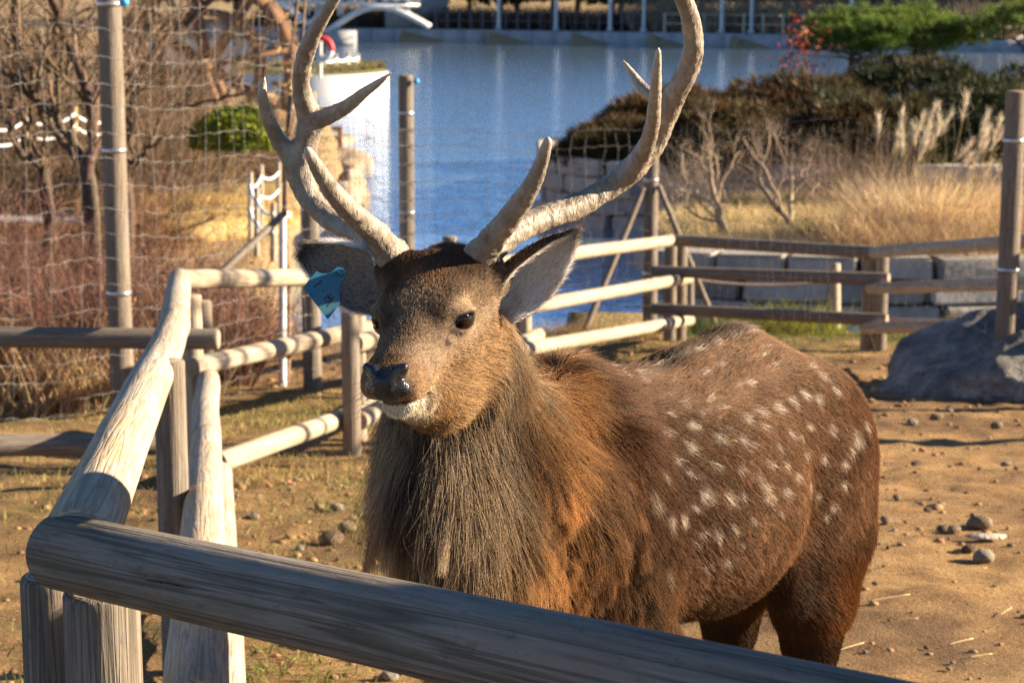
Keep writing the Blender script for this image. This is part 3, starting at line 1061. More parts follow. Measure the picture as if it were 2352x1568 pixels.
w_m = seen_b * nkb
p, n = sample(body_v, body_q, int(90000 * FUR), w_m)
L, F = coat_length(p, n), coat_flow(p, n)
paths = hair_paths(p, n, F, L, 8, 0.26, 0.45, 0.11)
paths, best = clump(paths, 900, 0.95, 1.0)
lock = 1 + 0.42 * RNG.normal(size=1700)
tl = np.linspace(0, 1, 8)[None, :, None] ** 1.4
shag = np.stack([vnoise(p * np.array([17, 17, 9]), 71 + k) for k in range(3)], -1) + 0.6 * np.stack([vnoise(p * 34, 81 + k) for k in range(3)], -1)
paths = paths + tl * (shag * np.array([0.024, 0.020, 0.010]))[:, None]
wave = 0.004 * np.sin(np.linspace(0, 7, 8)[None, :, None] + RNG.random((len(p), 1, 3)) * 6.28) * np.linspace(0, 1, 8)[None, :, None]
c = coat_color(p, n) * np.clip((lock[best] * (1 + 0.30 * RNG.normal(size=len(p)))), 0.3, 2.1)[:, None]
make_hair('mane', paths + wave, np.clip(c, 0.01, 0.85), 0.00034, M_HAIR, deer)
# stray long hairs
p, n = sample(body_v, body_q, 1500, w_m)
L, F = coat_length(p, n) * 1.35, coat_flow(p, n)
paths = hair_paths(p, n, F, L, 8, 0.8, 0.5, 0.35)
make_hair('stray_hairs', paths, np.clip(coat_color(p, n) * 1.5, 0.02, 0.8), 0.00022, M_HAIR, deer)

h0 = to_head(head_v)
seen_h = (0.25 + 0.75 * sstep(-0.45, -0.1, (hnm * nrm(CAM - head_v)).sum(-1)))
for e in EYES:
    seen_h = seen_h * sstep(1.02, 1.22, eye_dist(h0, e))
seen_h = seen_h * (1 - sstep(0.9, 0.7, np.linalg.norm((h0 - np.array([0, 0.188, -0.014])) / np.array([0.0325, 0.028, 0.030]), axis=1)))
seen_h = seen_h * (1 - 0.97 * np.clip(1.5 * blob(np.stack([np.abs(h0[:, 0]), h0[:, 1], h0[:, 2]], -1), (0.059, 0.046, -0.010), (0.010, 0.012, 0.008)), 0, 1))
p, n = sample(head_v, head_q, int(120000 * FUR), seen_h)
L, F = coat_length(p, n), coat_flow(p, n)
paths = hair_paths(p, n, F, L, 4, 0.35, 0.05, 0.14)
paths, best = clump(paths, 9000, 0.35)
c = coat_color(p, n) * np.clip(1 + 0.34 * RNG.normal(size=len(p)), 0.25, 2.0)[:, None]
make_hair('face_fur', paths, np.clip(c, 0.01, 0.85), 0.00027, M_HAIR, deer)


# ---------------------------------------------------------------- eyes, nose, antlers, ears, tag
def eye_material():
    n = Nodes('dark_eye')
    n.base((0.010, 0.005, 0.003)).rough(0.10)
    n.p.inputs['Specular IOR Level'].default_value = 0.35
    return n.mat


def nose_material():
    n = Nodes('wet_nose')
    v = n.coords('Object')
    vo = n.new('ShaderNodeTexVoronoi')
    vo.inputs['Scale'].default_value = 420.0
    n.link(v, vo.inputs['Vector'])
    n.base((0.012, 0.011, 0.013)).rough(0.26)
    n.normal(n.bump(vo.outputs['Distance'], 0.55, 0.0012))
    return n.mat


def antler_material():
    n = Nodes('antler_bone')
    v = n.coords('Object', (1, 1, 1))
    f = n.noise(v, 28, 6, 0.65, 0.4)
    g = n.noise(n.coords('Object', (90, 90, 30)), 1.0, 4, 0.6, 0.6)
    col = n.ramp(f, [(0.28, (0.10, 0.080, 0.060)), (0.46, (0.225, 0.185, 0.14)), (0.72, (0.36, 0.31, 0.245))])
    col = n.mix(n.ramp(g, [(0.32, 0.75), (0.55, 0.0)]), col, (0.17, 0.125, 0.085))
    col = n.mix(n.math('MULTIPLY', n.attr('Col'), 0.75), col, (0.48, 0.42, 0.33))
    n.base(col).rough(0.5)
    n.normal(n.bump(g, 1.0, 0.006, n.bump(n.noise(v, 160, 4), 0.5, 0.0015)))
    return n.mat


M_EYE, M_NOSE, M_ANTLER = eye_material(), nose_material(), antler_material()
M_BURR = plain('antler_burr', (0.50, 0.46, 0.40), 0.6, 0, 0.35, 120, 0.4)
link('nose', mesh_np('nose', nose_v, nose_q), M_NOSE, deer)
for e in EYES:
    ts = np.linspace(-1, 1, 15) * EYE_R
    v, q, t = tube_np(np.array([H(*e) + H_X * x for x in ts]), np.sqrt(np.maximum(EYE_R ** 2 - ts ** 2, 1e-8)), 24)
    link('eye', mesh_np('eye', v, [q, t]), M_EYE, deer)
for A in (RIGHT_ANTLER, LEFT_ANTLER):
    v, q, rad = antler_field(A, 0.014)
    tipness = sstep(0.013, 0.004, rad) + 0.0
    a = link('antler', mesh_np('antler', v, q, True, np.stack([tipness] * 3, -1)), M_ANTLER, deer)
    burr(A[0][0], A[0][1], 'burr', a, M_BURR)


M_EARSKIN = vertex_mat('ear_skin', 0.8, 0.7, 0.15, 120.0)


def make_ear(base, tip, half, psi0, psi1, spread, inner_dark, bend):
    axis = nrm(tip - base)
    up = nrm(AX_U - axis * np.dot(AX_U, axis))
    away = nrm(AX_F - axis * np.dot(AX_F, axis))
    v, fo, fi, rim = ear_shape(base, tip, up, away, half, psi0, psi1, bend)
    n = len(v) // 2
    s = np.tile(np.repeat(np.linspace(0, 1, 22), 22), 2)
    j = np.tile(np.tile(np.linspace(0, 1, 22), 22), 2)
    col = np.where((np.arange(2 * n) < n)[:, None], np.array([[0.45, 0.34, 0.25]]), np.array([[0.88, 0.78, 0.69]]))
    col = mixc(col, (0.05, 0.032, 0.022), sstep(0.8, 1.0, s) * 0.7)
    q = np.vstack([fo, fi, rim])
    ear = link('ear', mesh_np('ear', v, q, True, col * 0.9), M_EARSKIN, deer)
    # fur of both faces
    vn = vert_normals(v, np.vstack([fo, fi]))
    for face, cnt, L0 in ((fo, 7000, 0.010), (fi, 15000, 0.021)):
        p, nn = sample(v, face, cnt)
        t = ((p - base) @ axis) / np.linalg.norm(tip - base)
        inner = face is fi
        cc = np.tile(np.array([0.145, 0.08, 0.042]) if not inner else np.array([0.95, 0.90, 0.83]), (len(p), 1))
        if inner:
            cc = mixc(cc, (0.16, 0.10, 0.065), sstep(0.1, 0.5, fbm(p * 40, 3, 77)) * inner_dark)
            cc = mixc(cc, (0.10, 0.065, 0.045), sstep(0.72, 1.0, t) * 0.8)
        else:
            cc = mixc(cc, (0.035, 0.024, 0.02), sstep(0.45, 0.9, t) * 0.75)
            cc = mixc(cc, (0.24, 0.16, 0.09), sstep(0.3, 0.0, t))
        fl = nrm(axis[None] * 1.0 + (0.7 if inner else 0.1) * nrm(p - (base[None] + t[:, None] * (tip - base)[None])) + 0.15 * RNG.normal(size=(len(p), 3)))
        pa = hair_paths(p, nn, nrm(fl - nn * (fl * nn).sum(-1, keepdims=True)), np.full(len(p), L0), 4, 0.35 if not inner else 0.5, 0.05, 0.16)
        cc = cc * np.clip(1 + 0.3 * RNG.normal(size=len(p)), 0.3, 1.6)[:, None]
        make_hair('ear_fur', pa, np.clip(cc, 0.01, 0.85), 0.00027, M_HAIR, ear)
    return ear


make_ear(P(1152, 728, 3.175), P(1326, 532, 3.15), [(0, 0.030), (0.2, 0.052), (0.40, 0.057), (0.6, 0.048), (0.8, 0.032), (0.93, 0.014), (1, 0.005)], 50, 226, 1, 0.4, -0.004)
make_ear(P(884, 690, 3.225), P(700, 576, 3.20), [(0, 0.028), (0.25, 0.047), (0.48, 0.050), (0.65, 0.042), (0.85, 0.030), (0.95, 0.020), (1, 0.012)], 8, 200, 1, 0.4, 0.004)

# whiskers and lashes
pw = []
for s in (1, -1):
    for i in range(34):
        r = H(s * random.uniform(0.030, 0.046), random.uniform(0.12, 0.18), random.uniform(-0.075, -0.015))
        pw.append((r, nrm(H_X * s * random.uniform(0.5, 1.1) + H_Y * random.uniform(-0.1, 0.5) - H_Z * random.uniform(-0.2, 0.8)), random.uniform(0.03, 0.06)))
    for i in range(26):
        a = random.uniform(-0.9, 0.9)
        r = H(s * (0.0765 - 0.006 * a), 0.012 + 0.014 * a, 0.0125 - 0.005 * a * a)
        pw.append((r, nrm(H_X * s + H_Z * random.uniform(0.0, 0.6) + H_Y * a * 0.5), random.uniform(0.008, 0.016)))
    for i in range(9):
        r = H(s * 0.066, random.uniform(-0.02, 0.02), 0.022)
        pw.append((r, nrm(H_X * s + H_Z * random.uniform(0.1, 0.8) + H_Y * random.uniform(-0.3, 0.3)), random.uniform(0.03, 0.05)))
for i in range(40):
    r = H(random.uniform(-0.02, 0.025), random.uniform(0.1, 0.16), -0.088)
    pw.append((r, nrm(np.array([random.uniform(-.4, .3), random.uniform(-.6, .1), -1.0])), random.uniform(0.025, 0.06)))
t5 = np.linspace(0, 1, 5)[None, :, None]
r0, d0, l0 = np.array([w[0] for w in pw]), np.array([w[1] for w in pw]), np.array([w[2] for w in pw])
wp = r0[:, None] + l0[:, None, None] * (t5 * d0[:, None] + t5 ** 2 * np.array([0, 0, -0.25]) + 0.15 * t5 ** 2 * RNG.normal(size=(len(pw), 1, 3)))
make_hair('whiskers', wp, np.tile([[0.03, 0.02, 0.015]], (len(pw), 1)), 0.00018, M_HAIR, deer)


def tcrop(x, y, d):
    return P((x / 3.919 + 1180) * 0.5742, (y / 3.919 + 900) * 0.5742, d)


# ear tag: flexible plate with a button, marked by hand
tag_outline = [(150, 940), (300, 758), (335, 722), (400, 748), (480, 757), (560, 735), (620, 690), (660, 655), (740, 668), (785, 720), (778, 792), (735, 870), (700, 950), (690, 1050), (700, 1160), (706, 1212), (690, 1240), (560, 1420), (525, 1455), (490, 1445), (300, 1200), (160, 1015), (140, 970)]
TAG_D = 3.095


def tag_depth(x, y):
    return TAG_D + 0.000022 * (x - 450) - 0.00001 * (y - 1000)


tp = np.array([tcrop(x, y, tag_depth(x, y)) for x, y in spline(tag_outline + tag_outline[:1], 90)[:-1]])
tn = nrm(np.cross(tcrop(700, 1200, tag_depth(700, 1200)) - tcrop(300, 800, tag_depth(300, 800)), tcrop(200, 1000, tag_depth(200, 1000)) - tcrop(600, 700, tag_depth(600, 700))))
if np.dot(tn, CAM - HEAD_O) < 0: tn = -tn
bm = bmesh.new()
front = [bm.verts.new(Vector(p + tn * 0.0009)) for p in tp]
back = [bm.verts.new(Vector(p - tn * 0.0009)) for p in tp]
bm.faces.new(front)
bm.faces.new(back[::-1])
for i in range(len(tp)):
    bm.faces.new((front[i], back[i], back[(i + 1) % len(tp)], front[(i + 1) % len(tp)]))
bmesh.ops.recalc_face_normals(bm, faces=bm.faces)
me = bpy.data.meshes.new('tag_plate')
bm.to_mesh(me)
bm.free()
n = Nodes('tag_plastic')
v = n.coords('Object')
f = n.noise(v, 45, 6, 0.65)
g = n.noise(v, 14, 3, 0.5)
n.base(n.mix(n.math('MULTIPLY', n.ramp(f, [(0.35, 0.0), (0.7, 1.0)]), n.ramp(g, [(0.3, 0.1), (0.7, 0.9)])), (0.0, 0.115, 0.20), (0.12, 0.15, 0.12))).rough(0.42)
tag_o = empty('ear_tag', tcrop(700, 720, TAG_D), 'bright blue plastic ear tag with handwritten black marks on the stag', 'ear tag')
link('tag_plate', me, n.mat, tag_o)
bt, bq2, btri = tube_np(np.array([tcrop(725, 735, TAG_D) + tn * z for z in (-0.035, 0.002, 0.005, 0.0062)]), [0.0045, 0.0055, 0.005, 0.003], 16)
link('button', mesh_np('button', bt, [bq2, btri]), n.mat, tag_o)
ink = Bag()
for stroke, wd in (([(292, 968), (345, 930), (405, 888)], 13), ([(380, 868), (400, 878), (424, 884)], 12), ([(430, 1018), (434, 1042)], 12),
                   ([(500, 1078), (535, 1125), (575, 1190), (603, 1238)], 12), ([(556, 1064), (552, 1105), (545, 1150)], 11), ([(612, 1112), (570, 1160), (535, 1215), (500, 1276)], 12),
                   ([(545, 1190), (505, 1200), (478, 1172), (466, 1140), (482, 1120), (510, 1128), (530, 1165)], 10)):
    sp = spline(stroke, 10)
    path = np.array([tcrop(x, y, tag_depth(x, y)) + tn * 0.0010 for x, y in sp])
    dirs = nrm(np.gradient(path, axis=0))
    sd = np.cross(dirs, tn) * (wd / 3.919 * 0.5742 * DM * TAG_D)
    vv = np.vstack([path + sd * 0.8, path - sd * 0.8, path + sd * 0.8 + tn * 0.0002, path - sd * 0.8 + tn * 0.0002])
    k = np.arange(9)
    ink.add(vv, np.vstack([np.stack([20 + k, 30 + k, 31 + k, 21 + k], -1), np.stack([k, k + 1, 21 + k, 20 + k], -1), np.stack([10 + k, 30 + k, 31 + k, 11 + k], -1)]))
link('handwriting', ink.mesh('handwriting', False), plain('marker_ink', (0.012, 0.012, 0.014), 0.5), tag_o)


# ---------------------------------------------------------------- timber
def wood_material(name, pale, dark, warm, warm_amt, rough=0.85, algae=0.0, grain=0.5):
    n = Nodes(name)
    fine = n.noise(n.coords('Object', (120, 120, 7)), 1.0, 4, 0.65, 0.1)
    lines = n.noise(n.coords('Object', (34, 34, 0.7)), 1.0, 2, 0.5, 0.25)
    speck = n.noise(n.coords('Object', (60, 60, 28)), 1.0, 5, 0.7)
    broad = n.noise(n.coords('Object', (6, 6, 2.2)), 1.0, 5, 0.6, 0.3)
    crack = n.noise(n.coords('Object', (22, 22, 0.8)), 1.0, 4, 0.65, 0.5)
    c = n.ramp(fine, [(0.28, dark), (0.55, pale), (0.85, tuple(min(1, x * 1.2) for x in pale))])
    c = n.mix(n.math('MULTIPLY', n.ramp(broad, [(0.42, 0.0), (0.66, 1.0)]), warm_amt), c, warm)
    c = n.mix(n.ramp(lines, [(0.36, 0.0), (0.395, grain), (0.42, 0.0), (0.50, 0.0), (0.525, grain), (0.55, 0.0), (0.62, grain), (0.645, 0.0)]), c, tuple(x * 0.5 for x in dark))
    c = n.mix(n.ramp(speck, [(0.30, 0.55), (0.44, 0.0)]), c, tuple(x * 0.55 for x in dark))
    c = n.mix(n.ramp(crack, [(0.255, 0.95), (0.285, 0.0)]), c, (0.02, 0.016, 0.012))
    if algae:
        g = n.noise(n.coords('Object', (9, 9, 1.5)), 1.0, 5, 0.65, 0.4)
        c = n.mix(n.math('MULTIPLY', n.ramp(g, [(0.48, 0.0), (0.68, 1.0)]), algae), c, (0.085, 0.09, 0.052))
    n.base(c).rough(rough)
    n.p.inputs['Specular IOR Level'].default_value = 0.15
    b = n.bump(n.ramp(crack, [(0.24, 0.0), (0.31, 1.0)]), 0.9, 0.010)
    b = n.bump(n.ramp(lines, [(0.36, 1.0), (0.395, 0.4), (0.42, 1.0), (0.50, 1.0), (0.525, 0.4), (0.55, 1.0), (0.62, 0.4), (0.645, 1.0)]), 0.5, 0.004, b)
    n.normal(n.bump(speck, 0.4, 0.003, n.bump(fine, 0.5, 0.004, b)))
    return n.mat


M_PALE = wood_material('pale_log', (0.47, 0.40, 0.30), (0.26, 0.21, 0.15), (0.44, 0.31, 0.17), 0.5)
M_SILVER = wood_material('silver_log', (0.43, 0.385, 0.32), (0.24, 0.205, 0.165), (0.47, 0.33, 0.17), 0.75)
M_GREY = wood_material('grey_log', (0.25, 0.215, 0.175), (0.135, 0.112, 0.088), (0.20, 0.145, 0.10), 0.6, 0.85, 0.5, 0.75)
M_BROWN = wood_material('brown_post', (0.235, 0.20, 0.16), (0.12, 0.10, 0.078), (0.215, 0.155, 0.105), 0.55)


def end_grain():
    n = Nodes('log_end')
    v = n.coords('Object', (1, 1, 1), False)
    w = n.new('ShaderNodeTexWave', wave_type='RINGS', rings_direction='Z')
    w.inputs['Scale'].default_value = 38.0
    w.inputs['Distortion'].default_value = 2.5
    w.inputs['Detail'].default_value = 3.0
    n.link(v, w.inputs['Vector'])
    n.base(n.ramp(w.outputs['Fac'], [(0.1, (0.20, 0.155, 0.105)), (0.8, (0.40, 0.32, 0.22))])).rough(0.85)
    n.normal(n.bump(w.outputs['Fac'], 0.4, 0.004))
    return n.mat


M_END = end_grain()
LOG_SEED = [11]


def log(name, a, b, ra, rb=None, mat=None, parent=None, sides=18, bow=0.0, rough=1.0):
    """a turned log from a to b: own local frame with Z along the log, slightly uneven, chamfered ends"""
    a, b = np.asarray(a, float), np.asarray(b, float)
    rb = ra if rb is None else rb
    L = float(np.linalg.norm(b - a))
    LOG_SEED[0] += 1
    seed = LOG_SEED[0]
    n = max(8, int(L / 0.12))
    ch = min(0.008, ra * 0.15)
    zs = np.concatenate([[0, ch * 0.4, ch], np.linspace(0.02, L - 0.02, n), [L - ch, L - ch * 0.4, L]])
    rf = np.concatenate([[0.86, 0.955, 1], np.ones(n), [1, 0.955, 0.86]])
    t = zs / L
    ang = np.linspace(0, 2 * math.pi, sides, endpoint=False)
    r = (ra + (rb - ra) * t) * rf
    zz, aa = np.meshgrid(zs, ang, indexing='ij')
    pts = np.stack([np.cos(aa) * 1.3, np.sin(aa) * 1.3, zz * 1.6], -1).reshape(-1, 3)
    u = 1 + rough * 0.022 * fbm(pts, 2, seed).reshape(len(zs), sides)
    knot = np.zeros_like(u)
    rs = np.random.default_rng(seed)
    for k in range(max(1, int(L * 1.6))):
        kz, ka = rs.random() * L, rs.random() * 6.28
        knot += 0.035 * rough * np.exp(-((zz - kz) / 0.035) ** 2 - (np.angle(np.exp(1j * (aa - ka))) / 0.35) ** 2)
    rr = r[:, None] * (u + knot)
    cx = bow * np.sin(t * math.pi) + 0.007 * rough * vnoise(np.stack([t * L * 0.9, t * 0, t * 0 + seed * 3.7], -1), seed)
    cx = cx - (cx[0] + (cx[-1] - cx[0]) * t)
    v = np.stack([rr * np.cos(aa) + cx[:, None], rr * np.sin(aa), zz], -1).reshape(-1, 3)
    m = len(zs)
    i, j = np.meshgrid(np.arange(m - 1), np.arange(sides), indexing='ij')
    j2 = (j + 1) % sides
    q = np.stack([i * sides + j, i * sides + j2, (i + 1) * sides + j2, (i + 1) * sides + j], -1).reshape(-1, 4)
    v = np.vstack([v, [[cx[0], 0, 0.0]], [[cx[-1], 0, L]]])
    k = np.arange(sides)
    k2 = (k + 1) % sides
    e0 = np.stack([np.full(sides, len(v) - 2), k2, k], -1)
    e1 = np.stack([np.full(sides, len(v) - 1), (m - 1) * sides + k, (m - 1) * sides + k2], -1)
    mi = np.concatenate([np.zeros(len(q), int), np.ones(2 * sides, int)])
    me = mesh_np(name, v, [q, np.vstack([e0, e1])], True, None, mi)
    me.materials.append(mat)
    me.materials.append(M_END)
    o = bpy.data.objects.new(name, me)
    COL.objects.link(o)
    z = Vector((b - a) / L)
    rot = z.to_track_quat('Z', 'Y').to_matrix().to_4x4()
    o.matrix_world = Matrix.Translation(Vector(a)) @ rot
    if parent is not None:
        o.parent = parent
        o.matrix_parent_inverse = Matrix.Translation(-Vector(parent.location))
    return o


def rail(parent, p, q, mat, ra, rb=None, **kw):
    return log('rail', P(*p), P(*q), ra, rb, mat, parent, **kw)


def post(parent, px, d, top, radius, mat, below=0.15, name='post', **kw):
    """upright post seen at column px, d metres away, its top at row top"""
    t = P(px, top, d)
    base = np.array([t[0], t[1], float(ground_z(t[0], t[1])) - below])
    return log(name, base, t, radius, radius * 0.96, mat, parent, **kw)


# front section: the rail the stag stands behind
s = empty('log_fence', G(150, 1500) * 0 + np.array([-0.7, 3.05, 0.1]), 'weathered grey log rail with corner posts in front of the stag', 'fence', 'log fences of the deer yard')
rail(s, (128, 1262, 3.045), (2760, 1850, 1.80), M_GREY, 0.0575, 0.0585, sides=32)
rail(s, (150, 1262 + 690, 3.0), (2800, 2990, 1.85), M_GREY, 0.055, 0.055)
rail(s, (150, 1262 + 1290, 3.0), (2800, 4000, 1.85), M_GREY, 0.055, 0.055)
post(s, 232, 3.06, 1352, 0.061, M_GREY, sides=26)
post(s, 118, 3.20, 1318, 0.052, M_GREY, sides=24)
post(s, 2700, 1.86, 1960, 0.06, M_GREY, sides=18)
bm_b = bmesh.new()
bmesh.ops.create_cone(bm_b, cap_ends=True, segments=6, radius1=0.0135, radius2=0.0135, depth=0.012)
bmesh.ops.bevel(bm_b, geom=list(bm_b.edges), offset=0.0015, segments=1, affect='EDGES')
bolt_me = bpy.data.meshes.new('bolt')
bm_b.to_mesh(bolt_me)
bm_b.free()
M_BOLT = plain('zinc_bolt', (0.22, 0.23, 0.23), 0.55, 0.6, 0.3, 80)
bolt_me.materials.append(M_BOLT)
for bx, by, bd in ((205, 1164, 3.07), (160, 1156, 3.16)):
    bo = bpy.data.objects.new('bolt', bolt_me)
    COL.objects.link(bo)
    bo.location = Vector(P(bx, by, bd))
    bo.rotation_euler = (R(-6), R(5), R(20))
    bo.parent = s
    bo.matrix_parent_inverse = Matrix.Translation(-Vector(s.location))

# left section: runs away from the front corner
s = empty('log_fence', np.array([-1.2, 7.3, ground_z(0, 7.3)]), 'log fence side leading away from the front corner, pale upper rail in two lengths', 'fence', 'log fences of the deer yard')
rail(s, (176, 1250, 3.02), (402, 742, 7.45), M_SILVER, 0.0580, 0.0560, sides=30)
rail(s, (400, 752, 7.30), (412, 640, 10.05), M_SILVER, 0.0590, 0.0560, sides=20)
rail(s, (447, 1640, 3.30), (474, 1003, 7.35), M_SILVER, 0.0580, 0.0550, sides=26)
rail(s, (472, 1005, 7.25), (478, 868, 9.9), M_SILVER, 0.0570, 0.0550)
rail(s, (520, 1640, 4.9), (505, 1085, 8.3), M_SILVER, 0.0520, 0.0500)
post(s, 388, 5.60, 826, 0.046, M_BROWN, sides=22)
post(s, 440, 9.75, 676, 0.050, M_PALE)
post(s, 466, 9.95, 690, 0.046, M_BROWN)

# spur to the left of the far corner
s = empty('log_fence', np.array([-2.6, 9.5, ground_z(0, 9.5)]), 'two dark log rails running left from the corner in front of the tall wire fence', 'fence', 'log fences of the deer yard')
rail(s, (-120, 772, 9.5), (503, 778, 9.45), M_BROWN, 0.0500, 0.0500)
rail(s, (-120, 1022, 9.0), (420, 1018, 9.3), M_BROWN, 0.0520, 0.0500)
post(s, -60, 9.6, 740, 0.055, M_BROWN)

# back section, first length
s = empty('log_fence', np.array([-1.2, 10.3, ground_z(0, 10.3)]), 'sunlit pale log rails behind the blue ear tag', 'fence', 'log fences of the deer yard')
rail(s, (418, 641, 10.0), (862, 634, 11.6), M_PALE, 0.0500, 0.0480)
rail(s, (440, 842, 9.75), (850, 752, 11.3), M_PALE, 0.0500, 0.0480)
rail(s, (500, 1062, 9.1), (875, 926, 11.2), M_PALE, 0.0500, 0.0480)
post(s, 803, 10.35, 655, 0.049, M_BROWN)
post(s, 822, 10.75, 655, 0.040, M_PALE)
# back section, second and third length
s = empty('log_fence', np.array([0.3, 13.5, ground_z(0, 13.5)]), 'pale log rails climbing towards the dark panel, striped by shadows', 'fence', 'log fences of the deer yard')
rail(s, (815, 788, 10.55), (1245, 695, 13.6), M_PALE, 0.0500, 0.0480)
rail(s, (825, 966, 10.50), (1237, 768, 13.5), M_PALE, 0.0500, 0.0500)
rail(s, (855, 632, 11.6), (1175, 602, 13.4), M_PALE, 0.0490, 0.0480)
rail(s, (1160, 603, 13.3), (1546, 551, 17.1), M_PALE, 0.0490, 0.0500)
rail(s, (1170, 712, 13.2), (1582, 638, 17.2), M_PALE, 0.0490, 0.0500)
rail(s, (1196, 802, 13.0), (1584, 734, 17.2), M_PALE, 0.0490, 0.0500)
post(s, 1190, 13.35, 612, 0.040, M_BROWN)
post(s, 1207, 13.30, 612, 0.042, M_PALE)
# panel facing the camera; shade of its unlit side painted as darker wood
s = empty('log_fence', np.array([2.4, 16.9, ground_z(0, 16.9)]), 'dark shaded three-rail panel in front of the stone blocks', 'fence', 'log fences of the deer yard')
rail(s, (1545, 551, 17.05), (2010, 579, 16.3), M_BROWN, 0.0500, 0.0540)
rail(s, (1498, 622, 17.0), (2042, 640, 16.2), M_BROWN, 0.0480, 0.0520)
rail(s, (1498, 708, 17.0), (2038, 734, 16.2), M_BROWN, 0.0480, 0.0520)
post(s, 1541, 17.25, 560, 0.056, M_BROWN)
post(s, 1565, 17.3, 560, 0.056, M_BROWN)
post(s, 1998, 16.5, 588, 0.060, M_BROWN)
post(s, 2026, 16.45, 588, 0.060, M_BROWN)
# right section
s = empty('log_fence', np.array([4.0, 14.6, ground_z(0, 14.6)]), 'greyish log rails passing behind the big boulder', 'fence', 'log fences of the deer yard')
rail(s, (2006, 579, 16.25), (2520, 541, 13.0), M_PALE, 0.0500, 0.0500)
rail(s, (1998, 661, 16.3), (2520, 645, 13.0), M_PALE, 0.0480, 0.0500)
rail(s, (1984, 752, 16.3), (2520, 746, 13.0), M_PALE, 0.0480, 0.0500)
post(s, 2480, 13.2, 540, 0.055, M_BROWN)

# ---------------------------------------------------------------- tall wire fence
n = Nodes('zinc_wire')
n.base(n.ramp(n.noise(n.coords('Object'), 9, 3), [(0.35, (0.14, 0.10, 0.075)), (0.55, (0.34, 0.34, 0.33))])).rough(0.5)
n.p.inputs['Metallic'].default_value = 0.35
M_WIRE = n.mat
M_WIRE2 = plain('dull_wire', (0.10, 0.09, 0.085), 0.6, 0.2, 0.4, 9)
M_CLAMP = plain('steel_clamp', (0.6, 0.6, 0.6), 0.3, 0.9, 0.2, 30)
wire_fence = empty('wire_fence', np.array([-1.5, 13.0, ground_z(0, 13.0)]), 'tall wire mesh fence on round wooden posts along the pond', 'fence')
TALL = [(-330, 10.6, -260, 0.075), (246, 11.6, -120, 0.073), (706, 13.2, 210, 0.064), (932, 17.0, 172, 0.066), (1497, 18.0, 330, 0.066), (2334, 13.0, 208, 0.070), (2760, 12.2, 150, 0.07)]
tall_xy, tall_top = [], []
for px, d, top, rad in TALL:
    o = post(wire_fence, px, d, top, rad, M_BROWN, sides=20, rough=0.4)
    t = P(px, top, d)
    tall_xy.append(t[:2])
    tall_top.append(t[2])
    for k in range(3):
        zc = t[2] - 0.32 - k * 0.85
        if zc < ground_z(t[0], t[1]) + 0.4: continue
        v, q, tri = tube_np(np.array([[t[0], t[1], zc - 0.012], [t[0], t[1], zc + 0.012]]), rad * 1.05, 16)
        link('clamp', mesh_np('clamp', v, [q, tri]), M_CLAMP, wire_fence)
for i in range(len(TALL) - 1):
    a, b = tall_xy[i], tall_xy[i + 1]
    rs = np.random.default_rng(50 + i)
    L = float(np.linalg.norm(b - a))
    nv = int(L / 0.135)
    rows = [0.06, 0.16, 0.27, 0.39, 0.52, 0.66, 0.80, 0.95, 1.10, 1.25, 1.40, 1.55, 1.70, 1.85]
    if i < 2: rows = rows + [2.0, 2.15, 2.30, 2.45, 2.6]
    za, zb = float(ground_z(*a)), float(ground_z(*b))
    front = 0.075
    nn = np.array([b[1] - a[1], -(b[0] - a[0])]) / L
    if nn[1] > 0: nn = -nn
    rad = (0.0011, 0.0011, 0.0020, 0.0021, 0.0011, 0.0010)[i]
    bag = Bag()
    sag = lambda t, ph: 0.05 * np.sin(t * 9 + ph) * np.sin(t * math.pi)

    def at(t, h):
        t = np.asarray(t, float)
        p = a[None] * (1 - t[:, None]) + b[None] * t[:, None]
        z = za * (1 - t) + zb * t + h
        off = front + 0.03 * np.sin(t * 17 + h * 3 + i) * np.sin(t * math.pi)
        return np.stack([p[:, 0] + nn[0] * off, p[:, 1] + nn[1] * off, z + 0.035 * np.sin(t * 7 + i * 2 + h) * np.sin(t * math.pi)], -1)
    for h in rows:
        t = np.linspace(0, 1, max(30, int(L / 0.035)))
        w = at(t, h)
        w[:, 2] += 0.006 * np.sin(t * L / 0.135 * 2 * math.pi) + 0.008 * rs.normal()
        bag.tube(w, rad * 1.25, 3, cap=False)
    for k in range(1, nv):
        hs = np.array(rows)
        t0 = k / nv + 0.15 / nv * rs.normal()
        w = at(np.clip(t0 + 0.14 / nv * rs.normal(size=len(hs)), 0, 1) if i > 1 else np.clip(t0 + 0.10 / nv * np.sin(hs * 5 + k), 0, 1), 0.0)
        w[:, 2] = w[:, 2] * 1 + hs
        bag.tube(w, rad, 3, cap=False)
        for z in w[::2]:
            kv, kq, kt = tube_np(np.array([z - [0, 0, 0.006], z + [0, 0, 0.006]]), rad * 2.4, 4)
            bag.add(kv, kq, kt)
    o = link('wire_netting', bag.mesh('wire_netting'), M_WIRE if i < 2 else M_WIRE2, wire_fence)
    o['kind'] = 'stuff'
